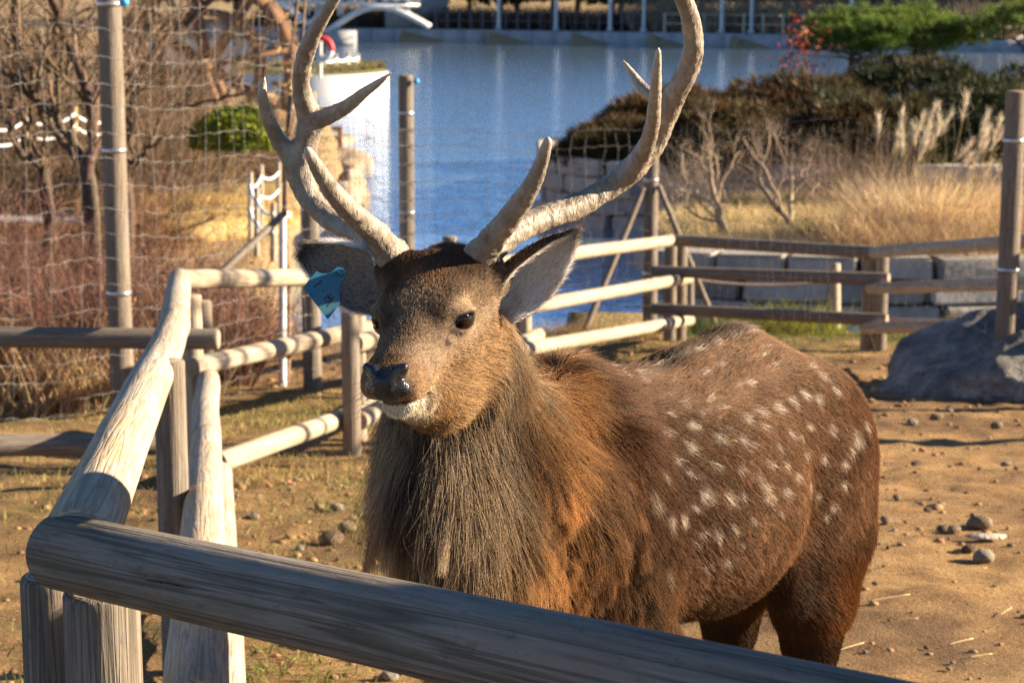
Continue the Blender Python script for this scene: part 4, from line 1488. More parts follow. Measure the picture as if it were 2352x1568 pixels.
# braces of the corner post and the tie of the far left
log('brace', P(1345, 755, 17.6), P(1478, 432, 18.0), 0.030, 0.026, M_BROWN, wire_fence)
log('brace', P(1642, 742, 17.9), P(1512, 425, 18.0), 0.030, 0.026, M_BROWN, wire_fence)
log('brace', P(470, 662, 12.9), P(655, 487, 13.4), 0.026, 0.024, M_GREY, wire_fence)
for px, py, d in ((285, 4, 11.5), (956, 186, 16.95)):
    c0 = P(px, py, d)
    v, q, tri = tube_np(np.array([c0 + [0, 0, z] for z in (-0.028, -0.018, 0, 0.018, 0.028)]) + 0.0, [0.008, 0.024, 0.03, 0.022, 0.006], 10)
    link('insulator', mesh_np('insulator', v, [q, tri]), plain('blue_plastic', (0.03, 0.27, 0.62), 0.4), wire_fence)


# ---------------------------------------------------------------- terrain and pond
WATER_Z = -1.75
LEFT_SHORE = np.array([(19.5, -2.2), (21, -2.5), (26, -2.9), (31, -3.0), (36, -3.1), (42, -3.7), (49, -4.6), (60, -7.5), (75, -14), (100, -20), (130, -26), (170, -30)], float)


def poly_in(x, y, poly):
    x, y = np.asarray(x, float), np.asarray(y, float)
    r = np.zeros(np.broadcast(x, y).shape, bool)
    n = len(poly)
    for i in range(n):
        x1, y1 = poly[i]
        x2, y2 = poly[(i + 1) % n]
        c = ((y1 > y) != (y2 > y)) & (x < (x2 - x1) * (y - y1) / (y2 - y1 + 1e-12) + x1)
        r ^= c
    return r


BANK = [(1.75, 22.3), (2.4, 21.9), (3.6, 21.6), (5.0, 21.6), (7.0, 21.9), (12, 22.5), (30, 24), (60, 26), (60, 31), (7.5, 31), (4.5, 29), (2.6, 27.6), (1.75, 25.5)]
PENIN = [(0.72, 31.5), (0.95, 30.4), (1.5, 29.8), (2.6, 29.5), (4.2, 29.2), (6, 29), (10, 29), (30, 30), (60, 30), (60, 58), (30, 52), (18, 47), (9, 43), (4, 40), (1.6, 36.5), (0.8, 33.5)]
FAR_EDGE = np.array([(-70, 150), (-30, 140), (-12.6, 131), (2, 123), (15.6, 114), (32, 105), (70, 96)], float)


def terrain_z(x, y):
    x, y = np.broadcast_arrays(np.asarray(x, float), np.asarray(y, float))
    z = 0.12 - 0.095 * (np.maximum(y, -2) - 3.0)
    z = np.maximum(z, -1.32)
    nz = fbm(np.stack([x * 0.25, y * 0.25, x * 0], -1), 3, 4)
    xs = np.interp(y, LEFT_SHORE[:, 0], LEFT_SHORE[:, 1])
    near = (y < 19.2 + 0.3 * np.sin(x * 1.7)) & True
    left = (x < xs) & (y >= 19)
    right = (x > 13) & (y < 23)
    pond = ~near & ~left & ~right
    inb, inp = poly_in(x, y, BANK), poly_in(x, y, PENIN)
    far = y > np.interp(x, FAR_EDGE[:, 0], FAR_EDGE[:, 1])
    z = np.where(left, -1.28 + 0.22 * nz + 0.02 * np.minimum(xs - x, 20), z)
    z = np.where(pond, WATER_Z - 0.7, z)
    z = np.where(inp, -0.85 + 0.1 * nz + 0.35 * np.clip((y - 31) / 8, 0, 1), z)
    z = np.where(inb, -1.12 + 0.06 * nz, z)
    z = np.where(far, -1.05 + np.clip((y - np.interp(x, FAR_EDGE[:, 0], FAR_EDGE[:, 1]) - 4) * 0.08, 0, 6), z)
    return z


def dirt_material():
    n = Nodes('yard_dirt')
    v = n.coords('Object', (1, 1, 1), False)
    big = n.noise(v, 0.9, 5, 0.6)
    mid = n.noise(v, 5.0, 6, 0.65)
    fine = n.noise(v, 55.0, 5, 0.7)
    c = n.ramp(mid, [(0.25, (0.26, 0.145, 0.062)), (0.5, (0.47, 0.285, 0.12)), (0.75, (0.58, 0.38, 0.18))])
    c = n.mix(n.ramp(big, [(0.46, 0.0), (0.62, 0.8)]), c, (0.175, 0.105, 0.058))
    c = n.mix(n.ramp(fine, [(0.30, 0.6), (0.45, 0.0)]), c, (0.12, 0.07, 0.038))
    g = n.attr('Col')
    sep = n.new('ShaderNodeSeparateColor')
    n.link(g, sep.inputs[0])
    gr = n.noise(v, 7.0, 5, 0.65)
    c = n.mix(n.math('MULTIPLY', sep.outputs[0], n.ramp(gr, [(0.42, 0.0), (0.60, 1.0)])), c, n.ramp(fine, [(0.3, (0.10, 0.105, 0.03)), (0.7, (0.27, 0.20, 0.09))]))
    c = n.mix(n.math('MULTIPLY', sep.outputs[1], n.ramp(mid, [(0.2, 1.0), (0.7, 0.7)])), c, (0.085, 0.052, 0.032))
    n.base(c).rough(0.95)
    n.p.inputs['Specular IOR Level'].default_value = 0.15
    n.normal(n.bump(fine, 1.0, 0.028, n.bump(n.noise(v, 18.0, 5, 0.7), 0.9, 0.05, n.bump(mid, 0.8, 0.05))))
    return n.mat


# yard sheet, fine enough for clods and hoof prints
gx = np.arange(-6.0, 7.0, 0.045)
gy = np.concatenate([np.arange(-3.0, 3.5, 0.25), np.arange(3.5, 13.0, 0.04), np.arange(13.0, 19.6, 0.06)])
X, Y = np.meshgrid(gx, gy, indexing='ij')
Z = 0.12 - 0.095 * (np.maximum(Y, -2) - 3.0)
Pn = np.stack([X, Y, X * 0], -1)
Z = Z + 0.035 * fbm(Pn * 0.9, 3, 1) + 0.020 * fbm(Pn * 4.0, 3, 2)
cl = fbm(Pn * 9.0, 3, 6)
Z = Z + 0.022 * np.maximum(cl - 0.05, 0) ** 1.1 - 0.012 * np.maximum(-cl - 0.25, 0)
churn = np.exp(-(((X - 0.9) / 1.3) ** 2 + ((Y - 14.6) / 1.4) ** 2)) + np.exp(-(((X + 1.3) / 0.5) ** 2 + ((Y - 3.6) / 0.9) ** 2)) + np.exp(-(((X + 1.5) / 0.5) ** 2 + ((Y - 8.0) / 1.2) ** 2)) * 0.5
Z = Z + 0.06 * np.clip(churn, 0, 1) * np.maximum(fbm(Pn * 6.5, 3, 9), -0.2)
Z = np.where(Y > 18.2, Z - 0.28 * (Y - 18.2) ** 1.2, Z)
edge = sstep(3.0, 0.8, np.abs(X - np.interp(Y, [3, 10, 12, 20], [-0.9, -1.6, -1.6, 0]))) * (X < 1.2) * (Y < 13.5) * 0.9 + sstep(15.2, 16.8, Y) * 0.9 + sstep(-1.6, -2.4, X) * 0.7
green = np.clip(edge * (0.35 + 0.8 * fbm(Pn * 1.3, 3, 15)), 0, 1)
cols = np.stack([green, np.clip(churn, 0, 1), green * 0], -1).reshape(-1, 3)
i, j = np.meshgrid(np.arange(len(gx) - 1), np.arange(len(gy) - 1), indexing='ij')
ny = len(gy)
q = np.stack([i * ny + j, (i + 1) * ny + j, (i + 1) * ny + j + 1, i * ny + j + 1], -1).reshape(-1, 4)
yard = link('ground', mesh_np('ground', np.stack([X, Y, Z], -1).reshape(-1, 3), q, True, cols), dirt_material())
tag(yard, kind='structure')

# wider banks round the pond
n = Nodes('bank_earth')
v = n.coords('Object', (1, 1, 1), False)
f = n.noise(v, 1.2, 6, 0.65)
f2 = n.noise(v, 14.0, 5, 0.7)
c = n.ramp(f, [(0.3, (0.19, 0.12, 0.06)), (0.5, (0.36, 0.25, 0.115)), (0.66, (0.30, 0.225, 0.085)), (0.8, (0.15, 0.14, 0.045))])
c = n.mix(n.ramp(f2, [(0.3, 0.6), (0.5, 0.0)]), c, (0.12, 0.08, 0.045))
n.base(c).rough(0.95)
n.normal(n.bump(f2, 0.9, 0.05))
M_BANK = n.mat
bx = np.concatenate([np.arange(-90, -14, 3.0), np.arange(-14, 14, 0.28), np.arange(14, 90, 3.0)])
by = np.concatenate([np.arange(-12, 9, 1.5), np.arange(9, 60, 0.28), np.arange(60, 110, 2.0), np.arange(110, 240, 3.0)])
X, Y = np.meshgrid(bx, by, indexing='ij')
Z = terrain_z(X, Y) + 0.03 * fbm(np.stack([X * 1.5, Y * 1.5, X * 0], -1), 3, 22)
inside = (X > -5.9) & (X < 6.9) & (Y < 19.2)
Z = np.where(inside, np.where(Y > 17.9, Z - 0.45, Z - 0.12), Z)
i, j = np.meshgrid(np.arange(len(bx) - 1), np.arange(len(by) - 1), indexing='ij')
ny = len(by)
q = np.stack([i * ny + j, (i + 1) * ny + j, (i + 1) * ny + j + 1, i * ny + j + 1], -1).reshape(-1, 4)
tag(link('terrain', mesh_np('terrain', np.stack([X, Y, Z], -1).reshape(-1, 3), q), M_BANK), kind='structure')

# water
n = Nodes('pond_water')
v = n.coords('Object', (1.0, 2.6, 1), False)
w1 = n.noise(v, 0.55, 4, 0.6, 0.6)
w2 = n.noise(v, 2.3, 3, 0.55, 0.3)
n.base((0.46, 0.68, 0.92)).rough(0.06)
n.p.inputs['Metallic'].default_value = 0.85
n.p.inputs['IOR'].default_value = 1.33
n.normal(n.bump(w2, 0.45, 0.05, n.bump(w1, 0.18, 0.10)))
tag(link('water', mesh_np('water', [(-90, 15, WATER_Z), (90, 15, WATER_Z), (90, 160, WATER_Z), (-90, 160, WATER_Z)], [(0, 1, 2, 3)], False), n.mat), kind='structure')


# ---------------------------------------------------------------- plants and things round the pond
def ray_to_z(px, py, z):
    r = P(px, py, 1.0) - CAM
    return CAM + r * ((z - CAM[2]) / r[2])


def stand(px, py, d):
    """foot point at column px and distance d, on the terrain"""
    p = P(px, py, d)
    z = float(terrain_z(p[0], p[1]))
    return np.array([p[0], p[1], z])


def jitter_color(base, n, var=0.3, hue=0.08, rs=RNG):
    c = np.asarray(base)[None] * (1 + var * rs.normal(size=(n, 1))) * (1 + hue * rs.normal(size=(n, 3)))
    return np.clip(c, 0.006, 0.9)


def strips(roots, dirs, lens, width, bend, cols, seg=3, rs=RNG, taper=True):
    """many curved flat blades: returns vertices, quads, colours"""
    N = len(roots)
    t = np.linspace(0, 1, seg + 1)
    path = roots[:, None] + lens[:, None, None] * (t[None, :, None] * dirs[:, None] + (t ** 2)[None, :, None] * bend[:, None])
    side = nrm(np.cross(dirs, rs.normal(size=(N, 3))))
    w = np.asarray(width).reshape(-1, 1, 1) * ((1 - 0.9 * t) if taper else np.ones(seg + 1))[None, :, None]
    L, Rr = path - side[:, None] * w, path + side[:, None] * w
    v = np.stack([L, Rr], 2).reshape(-1, 3)
    k = (np.arange(N) * (seg + 1) * 2)[:, None, None]
    s = (np.arange(seg) * 2)[None, :, None]
    q = (k + s + np.array([0, 1, 3, 2])[None, None]).reshape(-1, 4)
    return v, q, np.repeat(cols, (seg + 1) * 2, axis=0)


def leaves(centers, size, cols, rs=RNG, aspect=0.5):
    """one small diamond leaf per centre"""
    N = len(centers)
    a = nrm(rs.normal(size=(N, 3)))
    b = nrm(np.cross(a, rs.normal(size=(N, 3))))
    sz = (np.asarray(size) * (0.7 + 0.6 * rs.random(N)))[:, None]
    v = np.stack([centers - a * sz, centers + b * sz * aspect, centers + a * sz, centers - b * sz * aspect], 1).reshape(-1, 3)
    q = np.arange(4 * N).reshape(-1, 4)
    return v, q, np.repeat(cols, 4, axis=0)


def branching(base, height, spread, levels, rs, r0, lean=(0, 0, 0), kids=(2, 4), first=0.3, wob=0.16):
    """limbs of a bare tree: list of (path, radii, level)"""
    out = []

    def grow(p, d, L, r, lev):
        n = 6
        pts = [p]
        dd = d.copy()
        for _ in range(n):
            dd = nrm(dd + wob * rs.normal(size=3) + np.array([0, 0, 0.05]))
            pts.append(pts[-1] + dd * L / n)
        pts = np.array(pts)
        rad = np.linspace(r, r * (0.55 if lev < levels else 0.25), n + 1)
        out.append((pts, rad, lev))
        if lev >= levels: return
        for k in range(rs.integers(*kids) + 1):
            t = rs.uniform(first, 1.0)
            i = min(int(t * n), n - 1)
            nd = nrm(dd * 0.75 + spread * rs.normal(size=3) + np.array([0, 0, 0.18]))
            grow(pts[i] + (pts[i + 1] - pts[i]) * (t * n - i), nd, L * rs.uniform(0.5, 0.8), rad[i] * rs.uniform(0.45, 0.68), lev + 1)
    grow(np.asarray(base, float), nrm(np.array([0, 0, 1.0]) + np.asarray(lean)), height, r0, 0)
    return out


M_LEAF = vertex_mat('foliage', 0.6, 0.25, 0.2, 3.0)
M_BARK = vertex_mat('bark', 0.9, 0.0, 0.35, 25.0)
M_DRY = vertex_mat('dry_stems', 0.8, 0.3, 0.2, 6.0)
M_STONE_W = plain('pale_wall_stone', (0.52, 0.46, 0.39), 0.85, 0, 0.2, 2.5, 0.5)
M_CONC = plain('concrete', (0.33, 0.33, 0.33), 0.9, 0, 0.2, 1.5, 0.4)
M_WHITE = plain('white_paint', (0.66, 0.65, 0.62), 0.55, 0, 0.06, 2.0)
M_ROPE = plain('white_rope', (0.74, 0.73, 0.70), 0.85, 0, 0.12, 40, 0.3)
M_STEEL = plain('grey_steel', (0.42, 0.45, 0.48), 0.45, 0.5, 0.1, 3.0)
M_WHEEL = wood_material('wheel_timber', (0.30, 0.175, 0.10), (0.16, 0.09, 0.055), (0.22, 0.12, 0.07), 0.6)
M_STAKE = wood_material('yellow_stake', (0.50, 0.36, 0.17), (0.30, 0.2, 0.09), (0.5, 0.33, 0.13), 0.6)


def twig_shrub(center, rx, ry, h, n, color, label, group, seed, name='dry_shrub', width=0.006, leafy=0, leaf_col=None, up=0.55):
    rs = np.random.default_rng(seed)
    t = empty(name, center, label, 'shrub', group)
    a = rs.random(n) * 2 * math.pi
    rad = np.sqrt(rs.random(n))
    roots = np.stack([center[0] + rx * 0.85 * rad * np.cos(a), center[1] + ry * 0.85 * rad * np.sin(a), np.full(n, center[2] - 0.03)], -1)
    dirs = nrm(np.stack([0.55 * np.cos(a) * rad, 0.55 * np.sin(a) * rad, np.full(n, up + 0.45)], -1) + 0.28 * rs.normal(size=(n, 3)))
    lens = h * (0.6 + 0.5 * rs.random(n)) * np.sqrt(np.clip(1.12 - rad ** 2 * 0.75, 0.2, 1))
    cols = jitter_color(color, n, 0.32, 0.07, rs)
    v, q, c = strips(roots, dirs, lens, width * (0.7 + 0.6 * rs.random(n)), 0.12 * rs.normal(size=(n, 3)), cols, 4, rs)
    b = Bag()
    b.add(v, q, None, c)
    # side twigs
    m = n * 5
    k = rs.integers(0, n, m)
    tt = 0.25 + 0.75 * rs.random(m)
    p = roots[k] + dirs[k] * (lens[k] * tt)[:, None]
    d = nrm(dirs[k] * 0.6 + 0.75 * rs.normal(size=(m, 3)) + [0, 0, 0.15])
    v, q, c = strips(p, d, lens[k] * rs.uniform(0.14, 0.34, m), width * 0.55, 0.15 * rs.normal(size=(m, 3)), jitter_color(color, m, 0.4, 0.09, rs), 2, rs)
    b.add(v, q, None, c)
    link('twigs', b.mesh('twigs', False), M_DRY, t)
    if leafy:
        k = rs.integers(0, m, leafy)
        lc = p[k] + d[k] * 0.1 + 0.04 * rs.normal(size=(leafy, 3))
        v, q, c = leaves(lc, 0.022, jitter_color(leaf_col, leafy, 0.35, 0.12, rs), rs)
        link('leaves', mesh_np('leaves', v, q, False, c), M_LEAF, t)
    return t


def leaf_bush(center, radii, n, size, col_in, col_out, label, seed, name='added_shade_bush', group=None, boxy=2.0):
    rs = np.random.default_rng(seed)
    t = empty(name, center, label, 'bush', group)
    d = nrm(rs.normal(size=(n, 3)))
    d[:, 2] = np.abs(d[:, 2]) * 1.1 - 0.1
    rr = 0.72 + 0.28 * rs.random(n) ** 0.5
    sup = (np.abs(d) ** (2 * boxy)).sum(1) ** (-1 / (2 * boxy))
    bump = 1 + 0.14 * fbm(d * 3.2 + seed, 3, seed)
    p = center + np.array([0, 0, radii[2] * 0.02]) + d * (np.asarray(radii) * (rr * bump * (sup if boxy > 2 else 1))[:, None])
    w = sstep(0.8, 1.0, rr) * (0.55 + 0.45 * fbm(p * 2.5, 2, seed))
    cols = np.asarray(col_in)[None] * (1 - w[:, None]) + np.asarray(col_out)[None] * w[:, None]
    cols = np.clip(cols * (1 + 0.25 * rs.normal(size=(n, 1))), 0.005, 0.9)
    v, q, c = leaves(p, size, cols, rs, 0.55)
    link('foliage', mesh_np('foliage', v, q, False, c), M_LEAF, t)
    b = Bag()
    for k in range(7):
        e = center + np.array([radii[0] * 0.6 * rs.normal(), radii[1] * 0.6 * rs.normal(), radii[2] * 0.5])
        b.tube(spline([center - [0, 0, 0.1], (center + e) / 2 + 0.03 * rs.normal(size=3), e], 6), np.linspace(0.02, 0.008, 6), 5, (0.12, 0.08, 0.05))
    link('stems', b.mesh('stems'), M_BARK, t)
    return t


def bare_tree(base, height, label, seed, color=(0.10, 0.065, 0.045), r0=0.05, lean=(0, 0, 0), levels=3, spread=0.5, stems=1, group=None, name='bare_tree', kids=(2, 4), wob=0.16, sides=6):
    rs = np.random.default_rng(seed)
    t = empty(name, base, label, 'tree', group)
    big, small = Bag(), Bag()
    for s in range(stems):
        ln = np.asarray(lean) + (0.45 * rs.normal(size=3) * [1, 1, 0] if stems > 1 else 0)
        for pts, rad, lev in branching(np.asarray(base) + 0.06 * rs.normal(size=3) * [1, 1, 0] - [0, 0, 0.1], height, spread, levels, rs, r0 * rs.uniform(0.75, 1.1), ln, kids, wob=wob):
            (big if lev == 0 else small).tube(spline(pts, 12), np.interp(np.linspace(0, 1, 12), np.linspace(0, 1, len(rad)), rad), sides if lev < 2 else 4, jitter_color(color, 1, 0.2, 0.05, rs)[0], cap=False)
    link('trunk', big.mesh('trunk'), M_BARK, t)
    link('crown', small.mesh('crown'), M_BARK, t)
    return t


def pine(base, crown_c, radii, label, seed, tufts=900, limbs=11):
    rs = np.random.default_rng(seed)
    t = empty('pine_tree', base, label, 'tree', 'pines by the pond')
    wood = Bag()
    ends = []
    for k in range(limbs):
        a = k / limbs * 2 * math.pi + rs.normal() * 0.2
        e = crown_c + np.array([radii[0] * 0.72 * math.cos(a) * rs.uniform(0.4, 1.1), radii[1] * 0.7 * math.sin(a), radii[2] * rs.uniform(-0.55, 0.25)])
        m1 = base + (e - base) * 0.35 + [0, 0, 0.05] + 0.06 * rs.normal(size=3)
        m2 = base + (e - base) * 0.7 + [0, 0, 0.10] + 0.08 * rs.normal(size=3)
        wood.tube(spline([base - [0, 0, 0.1], m1, m2, e], 12), np.linspace(0.06, 0.016, 12), 6, (0.10, 0.06, 0.042), cap=False)
        for j in range(4):
            f0 = m2 + (e - m2) * rs.random()
            f1 = f0 + np.array([radii[0] * 0.28 * rs.normal(), radii[1] * 0.28 * rs.normal(), radii[2] * 0.35 * rs.random()])
            wood.tube(spline([f0, (f0 + f1) / 2 + 0.04 * rs.normal(size=3), f1], 6), np.linspace(0.02, 0.008, 6), 4, (0.09, 0.055, 0.04), cap=False)
            ends.append(f1)
    link('trunk', wood.mesh('trunk'), M_BARK, t)
    # needle pads: clumps in the upper dome
    nc = 62
    d = nrm(rs.normal(size=(nc, 3)))
    d[:, 2] = np.abs(d[:, 2]) * 0.95 - 0.22
    pads = crown_c + d * np.asarray(radii) * (0.62 + 0.34 * rs.random((nc, 1)))
    k = rs.integers(0, nc, tufts)
    c0 = pads[k] + rs.normal(size=(tufts, 3)) * np.asarray(radii) * np.array([0.115, 0.13, 0.085])
    M = 26
    roots = np.repeat(c0, M, axis=0)
    dirs = nrm(rs.normal(size=(tufts * M, 3)) + [0, 0, 0.75])
    up = np.clip((c0[:, 2] - pads[k][:, 2]) / (radii[2] * 0.12), -1, 1)
    col = np.array([0.070, 0.135, 0.024])[None] * (1 + 0.25 * rs.normal(size=(tufts, 1))) + np.array([0.085, 0.085, 0.004])[None] * (up[:, None] * 0.5 + 0.5)
    v, q, c = strips(roots, dirs, 0.12 * (0.7 + 0.6 * rs.random(tufts * M)), 0.0055, 0.02 * rs.normal(size=(tufts * M, 3)), np.clip(np.repeat(col, M, axis=0), 0.008, 0.5), 1, rs)
    link('crown', mesh_np('crown', v, q, False, c), M_LEAF, t)
    return t


def juniper(center, radii, n, label, seed, brown):
    rs = np.random.default_rng(seed)
    t = empty('juniper_shrub', center, label, 'shrub', 'junipers on the stone-edged point')
    d = nrm(rs.normal(size=(n, 3)))
    d[:, 2] = np.abs(d[:, 2])
    bump = 1 + 0.22 * fbm(d * 3.5 + seed, 3, seed)
    p = center + d * np.asarray(radii) * (0.70 + 0.32 * rs.random(n) ** 0.6)[:, None] * bump[:, None]
    M = 9
    roots = np.repeat(p, M, axis=0)
    dirs = nrm(np.repeat(nrm(d * [1, 1, 0.6] + 0.35 * rs.normal(size=(n, 3)) + [0, 0, 0.15]), M, axis=0) + 0.5 * rs.normal(size=(n * M, 3)))
    bw = np.clip(brown - 0.22 + 0.6 * fbm(p * 1.6, 3, seed + 3) + 0.3 * d[:, 2], 0, 1)
    col = np.array([0.030, 0.042, 0.014])[None] * (1 - bw[:, None]) + np.array([0.15, 0.068, 0.022])[None] * bw[:, None]
    col = np.clip(np.repeat(col, M, axis=0) * (1 + 0.3 * rs.normal(size=(n * M, 1))), 0.006, 0.6)
    v, q, c = strips(roots, dirs, 0.16 * (0.6 + 0.8 * rs.random(n * M)), 0.013, 0.1 * rs.normal(size=(n * M, 3)), col, 1, rs)
    link('foliage', mesh_np('foliage', v, q, False, c), M_LEAF, t)
    b = Bag()
    for k in range(9):
        e = center + nrm(rs.normal(size=3) * [1, 1, 0] + [0, 0, 0.5]) * np.asarray(radii) * 0.75
        b.tube(spline([center, (center + e) / 2 + 0.05 * rs.normal(size=3), e], 6), np.linspace(0.035, 0.01, 6), 5, (0.10, 0.07, 0.05))
    link('branches', b.mesh('branches'), M_BARK, t)
    return t


def rock_mesh(name, radii, seed, sub=3, rough=0.35, flat=0.0):
    bm = bmesh.new()
    bmesh.ops.create_icosphere(bm, subdivisions=sub, radius=1.0)
    co = np.array([v.co[:] for v in bm.verts])
    n = nrm(co)
    d = 1 + rough * fbm(n * 1.5 + seed * 3.1, 4, seed)
    rs = np.random.default_rng(seed)
    for k in range(7):                                   # split faces
        pn = nrm(rs.normal(size=3))
        lim = rs.uniform(0.6, 0.9)
        over = (n * d[:, None]) @ pn - lim
        d = np.where(over > 0, d - over * 0.85, d)
    co = n * d[:, None] + 0.10 * rough * fbm(n * 6, 4, seed + 9)[:, None] * n
    co = co * np.asarray(radii)
    if flat: co[:, 2] = np.maximum(co[:, 2], -radii[2] * flat)
    for v, c in zip(bm.verts, co): v.co = c
    me = bpy.data.meshes.new(name)
    bm.to_mesh(me)
    bm.free()
    me.polygons.foreach_set('use_smooth', np.ones(len(me.polygons), dtype=bool))
    return me


def box_bag(bag, c, h, rz=0.0, c3=None):
    """axis box with centre c and half sizes h, turned by rz"""
    s = np.array([(x, y, z) for x in (-1, 1) for y in (-1, 1) for z in (-1, 1)], float) * h
    ca, sa = math.cos(rz), math.sin(rz)
    s = np.stack([s[:, 0] * ca - s[:, 1] * sa, s[:, 0] * sa + s[:, 1] * ca, s[:, 2]], -1) + np.asarray(c)
    bag.add(s, [(0, 1, 3, 2), (4, 6, 7, 5), (0, 4, 5, 1), (2, 3, 7, 6), (0, 2, 6, 4), (1, 5, 7, 3)], None, c3)


def block_mesh(h, bev=0.02, seed=0):
    bm = bmesh.new()
    bmesh.ops.create_cube(bm, size=2.0)
    for v in bm.verts: v.co = Vector((v.co.x * h[0], v.co.y * h[1], v.co.z * h[2]))
    bmesh.ops.bevel(bm, geom=list(bm.edges), offset=bev, segments=2, affect='EDGES')
    rs = np.random.default_rng(seed)
    for v in bm.verts: v.co += Vector(rs.normal(size=3) * 0.006)
    me = bpy.data.meshes.new('stone_block')
    bm.to_mesh(me)
    bm.free()
    return me


def block_wall(name, label, line, zb, rows, lens, hh, depth, mats, seed, lean=0.0):
    """coursed stone wall along a polyline; every block its own piece"""
    rs = np.random.default_rng(seed)
    line = np.asarray(line, float)
    seg = np.linalg.norm(np.diff(line, axis=0), axis=1)
    cum = np.concatenate([[0], np.cumsum(seg)])
    t = empty(name, (line[0][0], line[0][1], zb), label, 'wall')
    meshes = [block_mesh((lens / 2 * f - 0.012, depth / 2, hh / 2 - 0.010), 0.025, seed + i) for i, f in enumerate((1.0, 0.8, 1.2))]
    fr = (1.0, 0.8, 1.2)
    for m in meshes: m.materials.append(None)
    for r in range(rows):
        s = -rs.random() * lens * 0.6
        while s < cum[-1]:
            k = rs.integers(0, 3)
            L = lens * fr[k]
            m = np.clip(s + L / 2, 0, cum[-1])
            i = min(np.searchsorted(cum, m, 'right') - 1, len(seg) - 1)
            u = (m - cum[i]) / seg[i]
            p = line[i] + (line[i + 1] - line[i]) * u
            dv = (line[i + 1] - line[i]) / seg[i]
            o = bpy.data.objects.new('stone_block', meshes[k])
            COL.objects.link(o)
            o.material_slots[0].link = 'OBJECT'
            o.material_slots[0].material = mats[rs.integers(0, len(mats))]
            o.location = (p[0] + 0.012 * rs.normal() + dv[1] * lean * r, p[1] + 0.012 * rs.normal() + lean * r, zb + hh * (r + 0.5))
            o.rotation_euler = (0.01 * rs.normal(), 0.01 * rs.normal(), math.atan2(dv[1], dv[0]))
            o.parent = t
            o.matrix_parent_inverse = Matrix.Translation(-t.location)
            s += L
    return t


# ---- right bank: stone block wall, dry grass, shrub, pampas
wm = [plain('block_grey_%s' % k, c, 0.9, 0, 0.3, 3.0, 0.7) for k, c in (('light', (0.43, 0.385, 0.33)), ('mid', (0.33, 0.30, 0.26)), ('dark', (0.23, 0.21, 0.185)))]
block_wall('stone_block_wall', 'low wall of grey cut stone blocks behind the dark fence panel', [(1.9, 22.0), (2.5, 21.75), (3.7, 21.45), (5.0, 21.4), (7.0, 21.7), (12, 22.3), (20, 23)], WATER_Z - 0.06, 3, 0.95, 0.255, 0.5, wm, 3, 0.04)
block_wall('stone_quay_wall', 'pale stone quay wall of the juniper-covered point', [(0.70, 33.5), (0.70, 31.4), (0.98, 30.3), (1.55, 29.72), (2.6, 29.42), (4.2, 29.12), (6.2, 28.92), (9.5, 28.92)], WATER_Z - 0.06, 4, 1.15, 0.27, 0.45, [M_STONE_W, wm[0], wm[0]], 5, 0.02)

rs = np.random.default_rng(101)


def grass_patch(name, label, pts, h, width, cols, bend=0.5, seed=0, kind='stuff', parent=None, seg=3):
    rs = np.random.default_rng(seed)
    n = len(pts)
    a = rs.random(n) * 6.283
    dirs = nrm(np.stack([0.45 * np.cos(a), 0.45 * np.sin(a), np.ones(n)], -1) + 0.2 * rs.normal(size=(n, 3)))
    bd = np.stack([bend * np.cos(a), bend * np.sin(a), -0.3 * bend * np.ones(n)], -1) * rs.random((n, 1))
    v, q, c = strips(pts, dirs, h * (0.5 + 0.7 * rs.random(n)), width, bd, cols, seg, rs)
    o = link(name, mesh_np(name, v, q, False, c), M_DRY, parent)
    if parent is None: tag(o, label, 'grass', kind=kind)
    return o


def scatter(x0, x1, y0, y1, n, seed, keep=None):
    rs = np.random.default_rng(seed)
    x, y = rs.uniform(x0, x1, n), rs.uniform(y0, y1, n)
    if keep is not None:
        m = keep(x, y)
        x, y = x[m], y[m]
    return np.stack([x, y, terrain_z(x, y) - 0.02], -1)


g = scatter(1.8, 13, 21.6, 29, 36000, 5, lambda x, y: poly_in(x, y, BANK))
cl = fbm(g * np.array([1.1, 1.1, 0]), 3, 31)
gc = np.where((cl > 0.12)[:, None], np.array([[0.20, 0.19, 0.06]]), np.array([[0.54, 0.41, 0.205]])) * (1 + 0.3 * rs.normal(size=(len(g), 1)))
grass_patch('dry_grass', 'short dry yellow grass on the bank above the stone blocks', g, 0.16, 0.006, np.clip(gc, 0.02, 0.7), 0.5, 6)

# the tall pale grass clump with plumes
pc = stand(2130, 540, 23.6)
t = empty('pampas_grass', pc, 'tall straw-coloured grass clump with feathery plumes on the right bank', 'grass clump')
n = 2600
a, rr = rs.random(n) * 6.283, np.sqrt(rs.random(n))
pts = np.stack([pc[0] + 0.75 * rr * np.cos(a), pc[1] + 0.5 * rr * np.sin(a), np.full(n, pc[2] - 0.03)], -1)
dirs = nrm(np.stack([0.5 * rr * np.cos(a), 0.4 * rr * np.sin(a), np.ones(n)], -1) + 0.18 * rs.normal(size=(n, 3)))
bd = np.stack([0.75 * np.cos(a), 0.6 * np.sin(a), -0.55 * np.ones(n)], -1) * rs.random((n, 1)) * 0.8
v, q, c = strips(pts, dirs, 0.95 * (0.45 + 0.7 * rs.random(n)), 0.006, bd, jitter_color((0.70, 0.52, 0.30), n, 0.25, 0.06, rs), 5, rs)
link('blades', mesh_np('blades', v, q, False, c), M_DRY, t)
